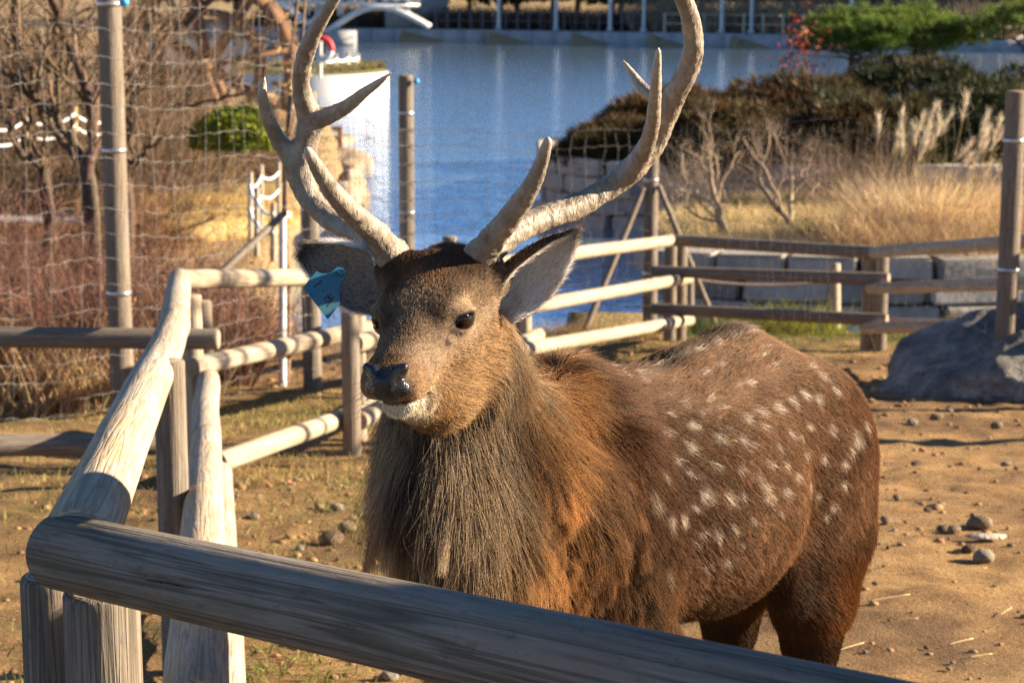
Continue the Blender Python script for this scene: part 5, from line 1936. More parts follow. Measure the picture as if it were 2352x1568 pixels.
for k in range(30):
    aa = rs.normal() * 0.5
    p0 = pc + np.array([0.5 * rs.normal() * 0.7, 0.3 * rs.normal(), 0.0])
    d = nrm(np.array([0.22 + 0.30 * rs.normal(), 0.1 * rs.normal(), 1.0]))
    L = rs.uniform(1.15, 1.75)
    path = spline([p0, p0 + d * L * 0.6, p0 + d * L + [0.05 * rs.normal(), 0, -0.03]], 8)
    b = Bag()
    b.tube(path, np.linspace(0.005, 0.003, 8), 4, (0.42, 0.32, 0.17))
    m = 90
    tt = rs.random(m)
    roots = p0 + d[None] * (L * (0.82 + 0.18 * tt))[:, None]
    dd = nrm(d[None] * 1.0 + 0.28 * rs.normal(size=(m, 3)))
    v, q, c = strips(roots, dd, 0.15 * (0.6 + 0.5 * rs.random(m)), 0.0055, 0.1 * rs.normal(size=(m, 3)), jitter_color((0.66, 0.57, 0.42), m, 0.15, 0.04, rs), 2, rs)
    b.add(v, q, None, c)
    link('plume', b.mesh('plume', False), M_DRY, t)
# brown weeds in front of it
for k, (px, d, h) in enumerate(((1960, 22.6, 0.75), (2060, 22.2, 0.5), (2190, 22.0, 0.55), (2290, 22.4, 0.6), (2380, 22.8, 0.7), (2250, 24.5, 0.9))):
    c0 = stand(px, 560, d)
    n = 420
    pts = c0 + rs.normal(size=(n, 3)) * [0.28, 0.22, 0]
    o = grass_patch('dry_grass_tuft', 'knee-high tuft of brown dry grass above the stone blocks', pts, h, 0.005, jitter_color((0.45, 0.31, 0.165), n, 0.3, 0.08, rs), 0.6, 40 + k, None, None, 4)
    tag(o, ['tuft of brown dry grass at the left foot of the plumed clump', 'short brown tuft in front of the plumed clump', 'short brown tuft above the stone blocks near the boulder', 'brown tuft beside the right tall post', 'brown tuft right of the tall post', 'taller tan tuft behind the plumed clump'][k], 'grass tuft', 'dry grass tufts on the right bank')

bare_tree(stand(1690, 530, 24.0), 0.95, 'pale leafless forked shrub standing left of the plumed grass', 61, (0.36, 0.28, 0.20), 0.055, (-0.25, 0, 0), 5, 0.62, 2, None, 'bare_shrub', (2, 4), 0.22)
bare_tree(stand(1810, 530, 24.6), 0.95, 'brown leafless shrub with fine twigs beside the pale forked shrub', 63, (0.28, 0.21, 0.155), 0.050, (0.1, 0, 0), 5, 0.60, 2, None, 'bare_shrub', (2, 4), 0.2)
for k, (px, d, hh) in enumerate(((1890, 27.2, 1.0), (1980, 27.6, 1.15), (1600, 27.4, 0.8))):
    twig_shrub(stand(px, 450, d), 0.8, 0.5, hh, 170, (0.20, 0.145, 0.105), ('grey-brown twiggy bush at the foot of the junipers, below the pine', 'grey-brown twiggy bush at the foot of the junipers, beside the plumes', 'low twiggy bush at the stone-edged point behind the fence corner')[k], 'twiggy bushes on the right bank', 70 + k, 'twiggy_bush', 0.005)

# ---- junipers and pines on the point
for k, (x, y, rx, ry, rz, br) in enumerate(((1.75, 31.0, 1.1, 1.3, 0.62, 0.45), (3.3, 30.4, 1.5, 1.5, 0.95, 0.35), (5.2, 30.2, 1.6, 1.5, 1.05, 0.25), (2.9, 34.6, 1.5, 1.4, 0.85, 0.6), (5.0, 34.8, 1.8, 1.6, 1.05, 0.45),
                                            (7.2, 31.0, 1.8, 1.6, 1.2, 0.1), (9.2, 33.0, 1.8, 1.6, 1.1, 0.0), (7.4, 36.5, 2.0, 1.6, 1.15, 0.05), (10.2, 36.5, 2.2, 1.6, 1.1, 0.1))):
    z = float(terrain_z(x, y))
    juniper(np.array([x, y, z - 0.08]), (rx, ry, rz), 2300, ('spreading juniper with rusty tips over the end of the stone point', 'dark low juniper above the pale quay wall', 'dark juniper mound behind the leafless shrubs', 'rust-brown juniper on the left shoulder of the point',
            'brown-tipped juniper under the big pine', 'blackish green juniper behind the plumed grass', 'blackish green juniper behind the right tall post', 'green juniper to the right of the pine trunk', 'far green juniper under the second pine')[k], 200 + k, br)
cc = P(2035, 84, 40.0)
pine(stand(1985, 250, 40.0), cc, (3.62 / 2 * 1.10, 1.3, 0.82), 'flat-topped green pine with many slanting stems', 301, 3000, 13)
cc = P(2430, 60, 39.0)
pine(stand(2440, 230, 39.0), cc, (1.85, 1.3, 0.75), 'second pine with a low side branch behind the tall post', 303, 1500, 10)
# thin maple with red leaves
mb = stand(1872, 215, 38.5)
bt = bare_tree(mb, 0.85, 'slender maple with a few dark red leaves beside the pine', 311, (0.25, 0.18, 0.14), 0.022, (-0.1, 0, 0), 3, 0.45, 1, None, 'maple_tree')
lc = P(1838, 120, 38.5) + rs.normal(size=(330, 3)) * [0.26, 0.3, 0.42]
v, q, c = leaves(lc, 0.045, jitter_color((0.20, 0.030, 0.018), 330, 0.35, 0.1, rs), rs)
link('leaves', mesh_np('leaves', v, q, False, c), M_LEAF, bt)

# ---- rope fence stakes between the yard and the blocks
def rope(a, b, sag, r=0.011):
    t = np.linspace(0, 1, 14)[:, None]
    p = np.asarray(a) * (1 - t) + np.asarray(b) * t
    p[:, 2] -= sag * 4 * (t * (1 - t))[:, 0]
    return p


st = empty('rope_fence', stand(1915, 760, 18.9), 'short round stake with slack ropes behind the dark fence panel', 'fence')
spx = [(1585, 18.9, 600, 770), (1917, 18.9, 604, 765), (2420, 18.2, 600, 765)]
tops = []
for px, d, top, bot in spx:
    log('stake', P(px, bot + 12, d), P(px, top, d), 0.058 if px > 1600 else 0.04, 0.055 if px > 1600 else 0.038, M_PALE if px > 1600 else M_BROWN, st, rough=0.4)
for (p0, p1) in ((0, 1), (1, 2)):
    for dy in (70, 150):
        a = P(spx[p0][0], spx[p0][2] + dy - 30, spx[p0][1] - 0.06)
        b = P(spx[p1][0], spx[p1][2] + dy - 30, spx[p1][1] - 0.06)
        v, q, tri = tube_np(rope(a, b, 0.05), 0.014, 6)
        link('rope', mesh_np('rope', v, [q, tri]), plain('brown_rope', (0.36, 0.27, 0.21), 0.9, 0, 0.2, 60), st)
sk = empty('stake', stand(1033, 640, 15.5), 'lone round stake top showing between the antlers', 'stake')
log('stake_top', stand(1033, 640, 15.5) - [0, 0, 0.15], P(1033, 542, 15.5), 0.06, 0.058, M_BROWN, sk, rough=0.4)


# ---------------------------------------------------------------- left bank
RED = (0.20, 0.108, 0.075)
shrub_spots = [(-300, 12.9), (-180, 12.8), (-60, 12.9), (70, 12.8), (200, 13.0), (330, 13.3), (450, 13.9), (10, 14.6), (140, 14.8), (280, 15.0), (410, 15.4), (520, 16.2), (-60, 16.6), (70, 16.8), (210, 17.0), (20, 19.2), (160, 19.2)]
SH_LAB = {0: 'leafless reddish shrub growing against the tall wire fence', 1: 'leafless reddish shrub in the middle of the thicket behind the wire', 2: 'leafless reddish shrub at the back of the thicket below the bare trees'}
for k, (px, d) in enumerate(shrub_spots):
    twig_shrub(stand(px, 800, d), 0.52, 0.5, (1.0 if k < 12 else 1.3) - 0.02 * (k % 4), 300, tuple(np.array(RED) * (0.85 + 0.1 * (k % 4))), SH_LAB[0 if k < 7 else 1 if k < 12 else 2], 'reddish shrubs behind the wire fence', 400 + k, 'red_twig_shrub', 0.0055, 90, (0.22, 0.10, 0.06))
# tan stems standing at the foot of the thicket
for k, px in enumerate((40, 130, 210, 300, 380)):
    c0 = stand(px, 930, 12.2 + 0.1 * k)
    pts = c0 + RNG.normal(size=(70, 3)) * [0.18, 0.12, 0]
    o = grass_patch('dry_weeds', '', pts, 0.55, 0.006, jitter_color((0.40, 0.28, 0.14), 70, 0.25, 0.06), 0.25, 440 + k, None, None, 4)
    tag(o, 'straw-coloured dry weeds at the foot of the wire fence', 'weeds', 'dry weeds along the wire fence')

# grass of the left bank: straw and green
def left_land(x, y):
    return x < np.interp(y, LEFT_SHORE[:, 0], LEFT_SHORE[:, 1]) - 0.15


g = scatter(-12, -2.2, 12.6, 34, 38000, 15, lambda x, y: ((y < 19.2) | left_land(x, y)) & ~((x > -5.9) & (y < 12.4)))
cl = fbm(g * np.array([0.8, 0.8, 0]), 3, 33)
gc = np.where((cl > 0.18)[:, None], np.array([[0.15, 0.155, 0.045]]), np.array([[0.44, 0.29, 0.11]])) * (1 + 0.28 * RNG.normal(size=(len(g), 1)))
grass_patch('bank_grass', 'short straw and green grass on the left bank', g, 0.13, 0.0055, np.clip(gc, 0.02, 0.7), 0.6, 16)
hm = stand(450, 430, 25.5)
hum = link('grass_hummock', rock_mesh('grass_hummock', (1.5, 1.2, 0.42), 77, 4, 0.18), plain('straw_turf', (0.46, 0.33, 0.13), 0.95, 0, 0.3, 4, 0.6), loc=hm)
tag(hum, 'rounded hummock of yellow dry grass in front of the hedge', 'mound')
gg = np.stack([hm[0] + 1.5 * RNG.uniform(-1, 1, 4000), hm[1] + 1.2 * RNG.uniform(-1, 1, 4000), np.zeros(4000)], -1)
r2 = ((gg[:, 0] - hm[0]) / 1.5) ** 2 + ((gg[:, 1] - hm[1]) / 1.2) ** 2
gg = gg[r2 < 0.9]
gg[:, 2] = hm[2] + 0.40 * np.sqrt(np.maximum(1 - r2[r2 < 0.9], 0)) - 0.02
o = grass_patch('hummock_grass', '', gg, 0.12, 0.006, jitter_color((0.48, 0.34, 0.13), len(gg), 0.25, 0.07), 0.5, 18, None, hum)
o.matrix_parent_inverse = Matrix.Translation(-hum.location)
o['kind'] = 'stuff'

leaf_bush(P(548, 332, 26.5), (0.64, 0.6, 0.50), 9000, 0.035, (0.030, 0.075, 0.012), (0.34, 0.36, 0.02), 'clipped round hedge with yellow-green leaves beside the water wheel', 501, 'clipped_hedge')
# brushwood behind: olive and tan thickets in front of the wheel
for k, (px, py, d, rx, h, col, leafn, lcol) in enumerate((
        (40, 170, 27, 1.2, 2.6, (0.20, 0.135, 0.085), 500, (0.16, 0.15, 0.05)), (180, 150, 28, 1.2, 2.9, (0.21, 0.14, 0.085), 500, (0.15, 0.15, 0.05)), (330, 150, 27, 1.1, 2.8, (0.22, 0.15, 0.095), 400, (0.17, 0.15, 0.06)),
        (430, 170, 31, 0.9, 1.6, (0.20, 0.14, 0.08), 500, (0.14, 0.15, 0.04)), (560, 190, 33, 1.0, 1.3, (0.20, 0.13, 0.08), 700, (0.13, 0.14, 0.035)), (625, 200, 32, 0.6, 1.2, (0.19, 0.12, 0.08), 400, (0.14, 0.14, 0.04)),
        (360, 260, 25, 0.7, 1.0, (0.19, 0.125, 0.085), 0, None), (310, 310, 23.5, 0.7, 0.8, (0.24, 0.13, 0.06), 0, None),
        (60, 120, 36, 1.6, 2.4, (0.17, 0.12, 0.08), 900, (0.12, 0.13, 0.04)), (240, 100, 38, 1.6, 2.5, (0.18, 0.125, 0.08), 900, (0.13, 0.13, 0.05)), (380, 90, 40, 1.2, 2.5, (0.18, 0.125, 0.08), 700, (0.13, 0.13, 0.05)), (-160, 170, 26, 1.3, 2.6, (0.20, 0.135, 0.085), 400, (0.16, 0.15, 0.05)), (-330, 170, 28, 1.4, 2.6, (0.20, 0.135, 0.085), 400, (0.16, 0.15, 0.05)), (-420, 100, 36, 1.8, 2.8, (0.17, 0.12, 0.08), 500, (0.12, 0.13, 0.04)), (140, 60, 46, 2.2, 3.0, (0.15, 0.11, 0.075), 900, (0.10, 0.12, 0.04)), (330, 60, 48, 2.2, 3.0, (0.15, 0.11, 0.075), 900, (0.11, 0.12, 0.04)))):
    twig_shrub(stand(px, py, d), rx, 0.8, h, 260, col, 'tall tangled brushwood thicket on the left bank behind the bare trees' if k < 4 or k > 7 else ('olive-leaved thicket below the water wheel' if k < 6 else 'low brown brushwood beside the clipped hedge'), 'brushwood on the left bank', 520 + k, 'brushwood', 0.008, leafn, lcol or (0.1, 0.1, 0.05))
# rusty low hedge by the path
for k, px in enumerate((30, 110, 190)):
    leaf_bush(stand(px, 340, 22.0) + [0, 0, 0.12], (0.75, 0.5, 0.42), 3000, 0.035, (0.07, 0.035, 0.015), (0.30, 0.14, 0.045), 'rusty brown low hedge plant beside the pale path', 560 + k, 'rusty_hedge_plant', 'rusty hedge by the path')

# bare dark trees: main limbs as they lean, then twigs
LIMBS = [((205, 440, 16.8), 'bare dark tree leaning left behind the thick fence post', [([(212, 440), (165, 325), (95, 235), (-20, 140)], 0.052), ([(205, 400), (215, 320), (190, 180), (150, 80), (105, -40)], 0.056), ([(180, 360), (120, 300), (60, 180), (30, 60), (40, -40)], 0.034)]),
         ((95, 420, 17.4), 'bare many-branched tree left of the thick fence post', [([(110, 420), (80, 330), (72, 230), (120, 80), (155, -40)], 0.040), ([(100, 420), (40, 340), (10, 270), (-40, 220)], 0.040), ([(60, 360), (50, 250), (20, 120), (-20, 20)], 0.026)]),
         ((300, 425, 18.0), 'bare dark tree leaning right behind the thick fence post', [([(292, 430), (298, 290), (330, 160), (400, 75), (540, -40)], 0.058), ([(300, 380), (345, 330), (385, 255), (460, 235), (580, 205)], 0.024), ([(290, 330), (285, 190), (350, 60), (375, -40)], 0.036), ([(300, 420), (360, 330), (400, 280)], 0.022)])]
for k, (b0, lab, limbs) in enumerate(LIMBS):
    rs = np.random.default_rng(610 + k)
    base = stand(*b0)
    t = empty('bare_tree', base, lab, 'tree', 'bare trees behind the wire fence')
    big, small = Bag(), Bag()
    for path, r0 in limbs:
        pts = np.array([P(x, y, b0[2] + 0.25 * rs.normal() * (i > 0)) for i, (x, y) in enumerate(path)])
        if path[0][1] > 395: pts = np.vstack([[pts[0][0], pts[0][1], base[2] - 0.1], pts])
        sp2 = spline(pts, 26)
        sp2 += 0.012 * rs.normal(size=sp2.shape)
        big.tube(sp2, np.linspace(r0, r0 * 0.5, 26), 8, jitter_color((0.085, 0.055, 0.04), 1, 0.12, 0.04, rs)[0])
        for j in range(15):
            i = rs.integers(6, 26)
            d = nrm((sp2[min(i + 1, 25)] - sp2[i - 1]) * 6 + rs.normal(size=3) * 0.6 + [0, 0, 0.3])
            for pp, rad, lev in branching(sp2[i], rs.uniform(0.4, 0.9), 0.45, 2, rs, r0 * rs.uniform(0.18, 0.4), d * 1.2, (2, 4), wob=0.2):
                small.tube(spline(pp, 8), np.interp(np.linspace(0, 1, 8), np.linspace(0, 1, len(rad)), rad), 4, jitter_color((0.17, 0.115, 0.075), 1, 0.3, 0.06, rs)[0], cap=False)
    link('trunk', big.mesh('trunk'), M_BARK, t)
    link('crown', small.mesh('crown'), M_BARK, t)

# sapling tied to a white stake
sp0 = stand(655, 890, 14.0)
sp = empty('sapling', sp0, 'slim young tree with two thin stems tied to a stake', 'tree')
b = Bag()
b.tube(spline([sp0 - [0, 0, 0.1], P(662, 700, 14.0), P(655, 500, 14.05), P(664, 260, 14.1), P(672, 100, 14.1), P(690, -40, 14.1)], 30), np.linspace(0.030, 0.012, 30), 8, (0.20, 0.13, 0.085))
b.tube(spline([P(662, 330, 14.05), P(690, 200, 14.1), P(697, 60, 14.1), P(704, -40, 14.1)], 14), np.linspace(0.012, 0.007, 14), 6, (0.24, 0.16, 0.10))
link('trunk', b.mesh('trunk'), M_BARK, sp)
lc = P(668, 160, 14.1) + RNG.normal(size=(60, 3)) * [0.06, 0.06, 0.16]
v, q, c = leaves(lc, 0.028, jitter_color((0.42, 0.27, 0.12), 60, 0.3, 0.08))
link('leaves', mesh_np('leaves', v, q, False, c), M_LEAF, sp)
stk = empty('tree_stake', stand(648, 900, 13.8), 'white-painted stake beside the young tree', 'stake')
log('stake_pole', stand(648, 900, 13.8) - [0, 0, 0.15], P(649, 487, 13.8), 0.028, 0.026, M_WHITE, stk, rough=0.4)
v, q, tri = tube_np(np.array([P(640, 494, 13.78), P(664, 492, 13.85)]), 0.022, 8)
link('tie', mesh_np('tie', v, [q, tri]), M_ROPE, stk)

# stakes with white rope on the left shore
def rope_fence(label, stakes, pairs, levels, mat, r=0.03, rr=0.016, sag=0.06):
    t = empty('rope_fence', P(*stakes[0][:2], stakes[0][2]), label, 'fence', None)
    for px, top, d, bot in stakes:
        log('stake', P(px, bot, d), P(px, top, d), r, r * 0.95, mat, t, 10, rough=0.4)
    for i, j in pairs:
        for f in levels:
            a, bb = stakes[i], stakes[j]
            p0 = P(a[0], a[1] + (a[3] - a[1]) * f, a[2] - r)
            p1 = P(bb[0], bb[1] + (bb[3] - bb[1]) * f, bb[2] - r)
            v, q, tri = tube_np(rope(p0, p1, sag), rr, 6)
            link('rope', mesh_np('rope', v, [q, tri]), M_ROPE, t)
    return t


rope_fence('grey stakes with slack white ropes on the left shore', [(575, 395, 21.0, 560), (590, 430, 19.5, 590), (600, 378, 24.0, 520), (640, 372, 25.0, 500), (628, 465, 18.5, 600)], [(0, 2), (0, 1), (2, 3), (1, 4)], (0.18, 0.5), M_SILVER)
rope_fence('yellow stakes with white ropes along the pale path', [(60, 250, 24.5, 330), (172, 242, 25.0, 305), (255, 250, 26.0, 310), (-40, 262, 24.0, 340)], [(3, 0), (0, 1), (1, 2)], (0.3, 0.75), M_STAKE, 0.035, 0.018, 0.1)
n = Nodes('pale_path')
n.base(n.ramp(n.noise(n.coords('Object', rand=False), 1.5, 4), [(0.3, (0.36, 0.36, 0.35)), (0.7, (0.47, 0.46, 0.44))])).rough(0.9)
pa = np.array([[-14, 23.4], [-8.5, 23.6], [-4.9, 24.6], [-4.6, 26.2], [-8.5, 26.6], [-14, 26.6]])
m = 18
top, bot = spline(pa[:3], m), spline(pa[3:][::-1], m)
pv = np.concatenate([np.concatenate([top, terrain_z(top[:, 0], top[:, 1])[:, None] + 0.045], 1), np.concatenate([bot, terrain_z(bot[:, 0], bot[:, 1])[:, None] + 0.045], 1)])
k = np.arange(m - 1)
tag(link('path', mesh_np('path', pv, np.stack([k, k + 1, m + k + 1, m + k], -1)), n.mat), kind='structure')

# shore rocks
def stone_material(name, a, b2, c3, scale=3.0):
    n = Nodes(name)
    v = n.coords('Object')
    f = n.noise(v, scale, 7, 0.7, 0.3)
    g = n.noise(v, scale * 4, 6, 0.7)
    c = n.ramp(f, [(0.32, a), (0.52, b2), (0.72, c3)])
    c = n.mix(n.ramp(g, [(0.32, 0.7), (0.46, 0.0)]), c, tuple(x * 0.35 for x in a))
    n.base(c).rough(0.85)
    n.normal(n.bump(g, 0.9, 0.05, n.bump(f, 0.8, 0.12)))
    return n.mat


M_ROCKP = stone_material('pale_rock', (0.22, 0.21, 0.21), (0.46, 0.44, 0.43), (0.62, 0.59, 0.56), 2.2)
M_ROCKB = stone_material('boulder_rock', (0.09, 0.088, 0.085), (0.26, 0.24, 0.21), (0.58, 0.52, 0.45), 5.0)
M_ROCKT = stone_material('tan_rock', (0.25, 0.18, 0.12), (0.45, 0.34, 0.23), (0.6, 0.5, 0.38), 2.0)
for k, (px, py, d, rad, mt, lab) in enumerate(((790, 566, 19.6, (0.34, 0.4, 0.27), M_ROCKP, 'pale grey rock on the shore behind the tagged ear'), (735, 560, 20.4, (0.28, 0.3, 0.24), M_ROCKP, 'pale rock touching the rough post behind the tagged ear'), (808, 448, 33.0, (0.28, 0.3, 0.48), M_ROCKT, 'upright tan rock at the water edge'),
                                               (782, 470, 31.0, (0.45, 0.6, 0.42), M_ROCKT, 'sunlit broad tan rock at the water edge'), (795, 375, 40.0, (0.5, 0.7, 0.3), M_ROCKT, 'low tan rock farther along the shore'), (765, 345, 46.0, (0.7, 0.8, 0.4), M_ROCKT, 'brown rock beyond the tan shore rocks'))):
    p = P(px, py, d)
    tag(link('shore_rock', rock_mesh('shore_rock', rad, 700 + k, 3), mt, loc=p), lab, 'rock')

# water wheel
wc, wr = P(478, 150, 36.0), 1.52
wheel = empty('water_wheel', wc - [0, 0, wr], 'big brown wooden water wheel on the left bank', 'water wheel')
for side in (-0.32, 0.32):
    for ring, wd in ((1.0, 0.11), (0.62, 0.06)):
        a = np.linspace(0, 2 * math.pi, 25)
        for i in range(24):
            mid = (a[i] + a[i + 1]) / 2
            bg2 = Bag()
            h = (wr * ring * math.pi / 24 * 0.97, 0.035, wd)
            s8 = np.array([(x, y, z) for x in (-1, 1) for y in (-1, 1) for z in (-1, 1)], float) * h
            ca, sa = math.cos(mid + math.pi / 2), math.sin(mid + math.pi / 2)
            pos = np.stack([wr * ring * math.cos(mid) + s8[:, 0] * ca - s8[:, 2] * sa, s8[:, 1] + side, wr * ring * math.sin(mid) + s8[:, 0] * sa + s8[:, 2] * ca], -1) + wc
            bg2.add(pos, [(0, 1, 3, 2), (4, 6, 7, 5), (0, 4, 5, 1), (2, 3, 7, 6), (0, 2, 6, 4), (1, 5, 7, 3)])
            link('rim_board', bg2.mesh('rim_board', False), M_WHEEL, wheel)
    for i in range(8):
        a = i / 8 * 2 * math.pi + 0.2
        e = wc + np.array([math.cos(a) * wr, side, math.sin(a) * wr])
        v, q, tri = tube_np(np.array([wc + [0, side, 0], e]), 0.06, 4)
        link('spoke', mesh_np('spoke', v, [q, tri], False), M_WHEEL, wheel)
for i in range(24):
    a = i / 24 * 2 * math.pi
    bg2 = Bag()
    c0 = wc + np.array([math.cos(a) * wr * 0.9, 0, math.sin(a) * wr * 0.9])
    u = np.array([math.cos(a), 0, math.sin(a)]) * 0.17
    w = np.array([0, 0.32, 0])
    tn2 = np.array([-math.sin(a), 0, math.cos(a)]) * 0.02
    bg2.add([c0 + su * u + sw * w + st2 * tn2 for su in (-1, 1) for sw in (-1, 1) for st2 in (-1, 1)], [(0, 1, 3, 2), (4, 6, 7, 5), (0, 4, 5, 1), (2, 3, 7, 6), (0, 2, 6, 4), (1, 5, 7, 3)])
    link('paddle', bg2.mesh('paddle', False), M_WHEEL, wheel)
v, q, tri = tube_np(np.array([wc + [0, -0.6, 0], wc + [0, 0.6, 0]]), 0.14, 12)
link('axle', mesh_np('axle', v, [q, tri]), M_WHEEL, wheel)
for side in (-0.5, 0.5):
    log('trestle', wc + [-0.7, side, -2.0], wc + [0.05, side, 0.1], 0.08, 0.07, M_WHEEL, wheel)
    log('trestle', wc + [0.7, side, -2.0], wc + [-0.05, side, 0.1], 0.08, 0.07, M_WHEEL, wheel)
# timber frame at the water's edge
fr = empty('timber_frame', P(755, 345, 45), 'brown timber frame standing in the water past the antler', 'frame')
for (a, b2) in (((782, 292, 45), (782, 345, 45)), ((735, 296, 45), (786, 294, 45)), ((735, 318, 45), (784, 316, 45)), ((738, 292, 45), (738, 345, 45))):
    log('beam', P(*a), P(*b2), 0.055, 0.055, M_WHEEL, fr, 8, rough=0.3)

# ---------------------------------------------------------------- white-walled landing out in the pond
iz = WATER_Z + 0.66
IS = [(-9.5, 66), (-7.0, 65.2), (-5.4, 65.6), (-4.45, 66.8), (-4.2, 68.6), (-4.9, 70.5), (-7, 71.5), (-9.5, 71.5)]
n_is = 40
ring = spline(IS + IS[:1], n_is + 1)[:-1]
isl = empty('landing', (ring[:, 0].mean(), ring[:, 1].mean(), WATER_Z), 'white-walled landing with a grassy top out in the pond', 'landing')
b = Bag()
for lo, hi, off, mt, nm in ((WATER_Z - 0.4, iz, 0.0, M_WHITE, 'wall'),):
    v = np.concatenate([np.c_[ring, np.full(n_is, lo)], np.c_[ring, np.full(n_is, hi)]])
    k = np.arange(n_is)
    k2 = (k + 1) % n_is
    link(nm, mesh_np(nm, v, np.stack([k, k2, n_is + k2, n_is + k], -1), False), mt, isl)
cen = ring.mean(0)
inn = cen + (ring - cen) * 0.75
v = np.concatenate([np.c_[ring, np.full(n_is, iz)], np.c_[inn, np.full(n_is, iz + 0.22)], [[*cen, iz + 0.3]]])
q = np.stack([k, k2, n_is + k2, n_is + k], -1)
tr = np.stack([n_is + k, n_is + k2, np.full(n_is, 2 * n_is)], -1)
link('turf', mesh_np('turf', v, [q, tr]), plain('landing_turf', (0.15, 0.135, 0.05), 0.95, 0, 0.4, 4, 0.7), isl)
pts = []
for k in range(2600):
    u = RNG.random(2)
    p = cen + (ring[RNG.integers(0, n_is)] - cen) * math.sqrt(u[0]) * 0.97
    pts.append((p[0], p[1], iz + 0.12))
pts = np.array(pts)
o = grass_patch('turf_grass', '', pts, 0.28, 0.014, jitter_color((0.17, 0.14, 0.05), len(pts), 0.35, 0.1), 0.5, 81, None, isl)
o['kind'] = 'stuff'
rope_fence('posts with white ropes on the white-walled landing', [(706, 128, 66.5, 170), (742, 126, 66.0, 168), (772, 124, 66.5, 165), (800, 122, 67.5, 160), (822, 122, 68.5, 156)], [(0, 1), (1, 2), (2, 3), (3, 4)], (0.3, 0.62), M_SILVER, 0.06, 0.05, 0.08)
lb = empty('life_ring_stand', P(738, 165, 64), 'post with a red and white life ring beside the landing', 'life ring')
log('stand', P(736, 180, 64), P(736, 92, 64), 0.05, 0.05, M_WHITE, lb, 8, rough=0.2)
th = np.linspace(0, 2 * math.pi, 33)
lc0 = P(737, 112, 63.85)
for a0, a1, mt in ((0, 16, plain('red_paint', (0.55, 0.03, 0.03), 0.5)), (16, 32, M_WHITE)):
    v, q, tri = tube_np(np.array([lc0 + [0.34 * math.cos(t - 0.2), 0, 0.34 * math.sin(t - 0.2)] for t in th[a0:a1 + 1]]), 0.1, 8)
    link('ring_half', mesh_np('ring_half', v, [q, tri]), mt, lb)

# ---------------------------------------------------------------- far shore
fe = spline(FAR_EDGE, 60)
qz = -1.02
quay = empty('far_quay', (0, 124, WATER_Z), 'long grey concrete quay on the far side of the pond', 'quay')
for i in range(0, 59):
    b = Bag()
    p0, p1 = fe[i], fe[i + 1]
    d = nrm(p1 - p0)
    nrmv = np.array([d[1], -d[0]])
    if nrmv[1] > 0: nrmv = -nrmv
    mid = (p0 + p1) / 2 - nrmv * 0.7
    box_bag(b, (mid[0], mid[1], (WATER_Z - 0.5 + qz) / 2), (np.linalg.norm(p1 - p0) / 2 - 0.01, 0.7, (qz - WATER_Z + 0.5) / 2), math.atan2(d[1], d[0]))
    link('quay_block', b.mesh('quay_block', False), M_CONC, quay)


def far_at(px, back=1.2):
    """point on the far quay in column px"""
    u = (px * KPX - 512) / FPX
    best = min(range(len(fe) * 1), key=lambda i: abs(fe[i][0] / (fe[i][1] * 1.0) * math.cos(0) - u / math.cos(PITCH)))
    xs = np.linspace(0, 1, 2000)
    line = spline(FAR_EDGE, 2000)
    i = np.argmin(np.abs(line[:, 0] / line[:, 1] - u / (math.cos(PITCH) + math.sin(PITCH) * (341 - 40) / FPX)))
    p = line[i]
    return np.array([p[0], p[1] + back, qz])


for k, px in enumerate((1146, 1278, 1403, 1661, 1729, 1480, 1960)):
    p = far_at(px, 0.9)
    lp = empty('lamp_post', p, 'tall plain grey lamp post on the far quay', 'lamp post', 'lamp posts on the far quay')
    log('pole', p, p + [0, 0, 6.0], 0.13 if k < 4 else 0.10, 0.10, M_STEEL, lp, 10, rough=0.0)
    v, q, tri = tube_np(np.array([p, p + [0, 0, 0.25]]), 0.2, 10)
    link('foot', mesh_np('foot', v, [q, tri]), M_STEEL, lp)
    v, q, tri = tube_np(np.array([p + [0, 0, 6.0], p + [0, -0.9, 6.15], p + [0, -1.3, 6.1]]), [0.06, 0.06, 0.12], 8)
    link('lamp_arm', mesh_np('lamp_arm', v, [q, tri]), M_STEEL, lp)
M_RPOST = plain('cream_rail_post', (0.55, 0.48, 0.36), 0.7, 0, 0.1, 2)
M_RDARK = plain('dark_rail_post', (0.10, 0.10, 0.11), 0.7, 0, 0.1, 2)
for lab, x0, x1, step, mt, hh in (('cream-posted railing on the far quay', 1530, 2360, 46, M_RPOST, 1.15), ('dark railing on the far quay under the trees', 1000, 1530, 27, M_RDARK, 1.2)):
    rl = empty('quay_railing', far_at((x0 + x1) / 2, 1.5), lab, 'railing')
    pts = [far_at(px, 1.5) for px in range(x0, x1, step)]
    for p in pts:
        log('rail_post', p, p + [0, 0, hh], 0.075, 0.075, mt, rl, 8, rough=0.0)
    for f in (0.45, 0.92):
        v, q, tri = tube_np(np.array([p + [0, 0, hh * f] for p in pts]), 0.035, 5)
        link('handrail', mesh_np('handrail', v, [q, tri]), mt, rl)

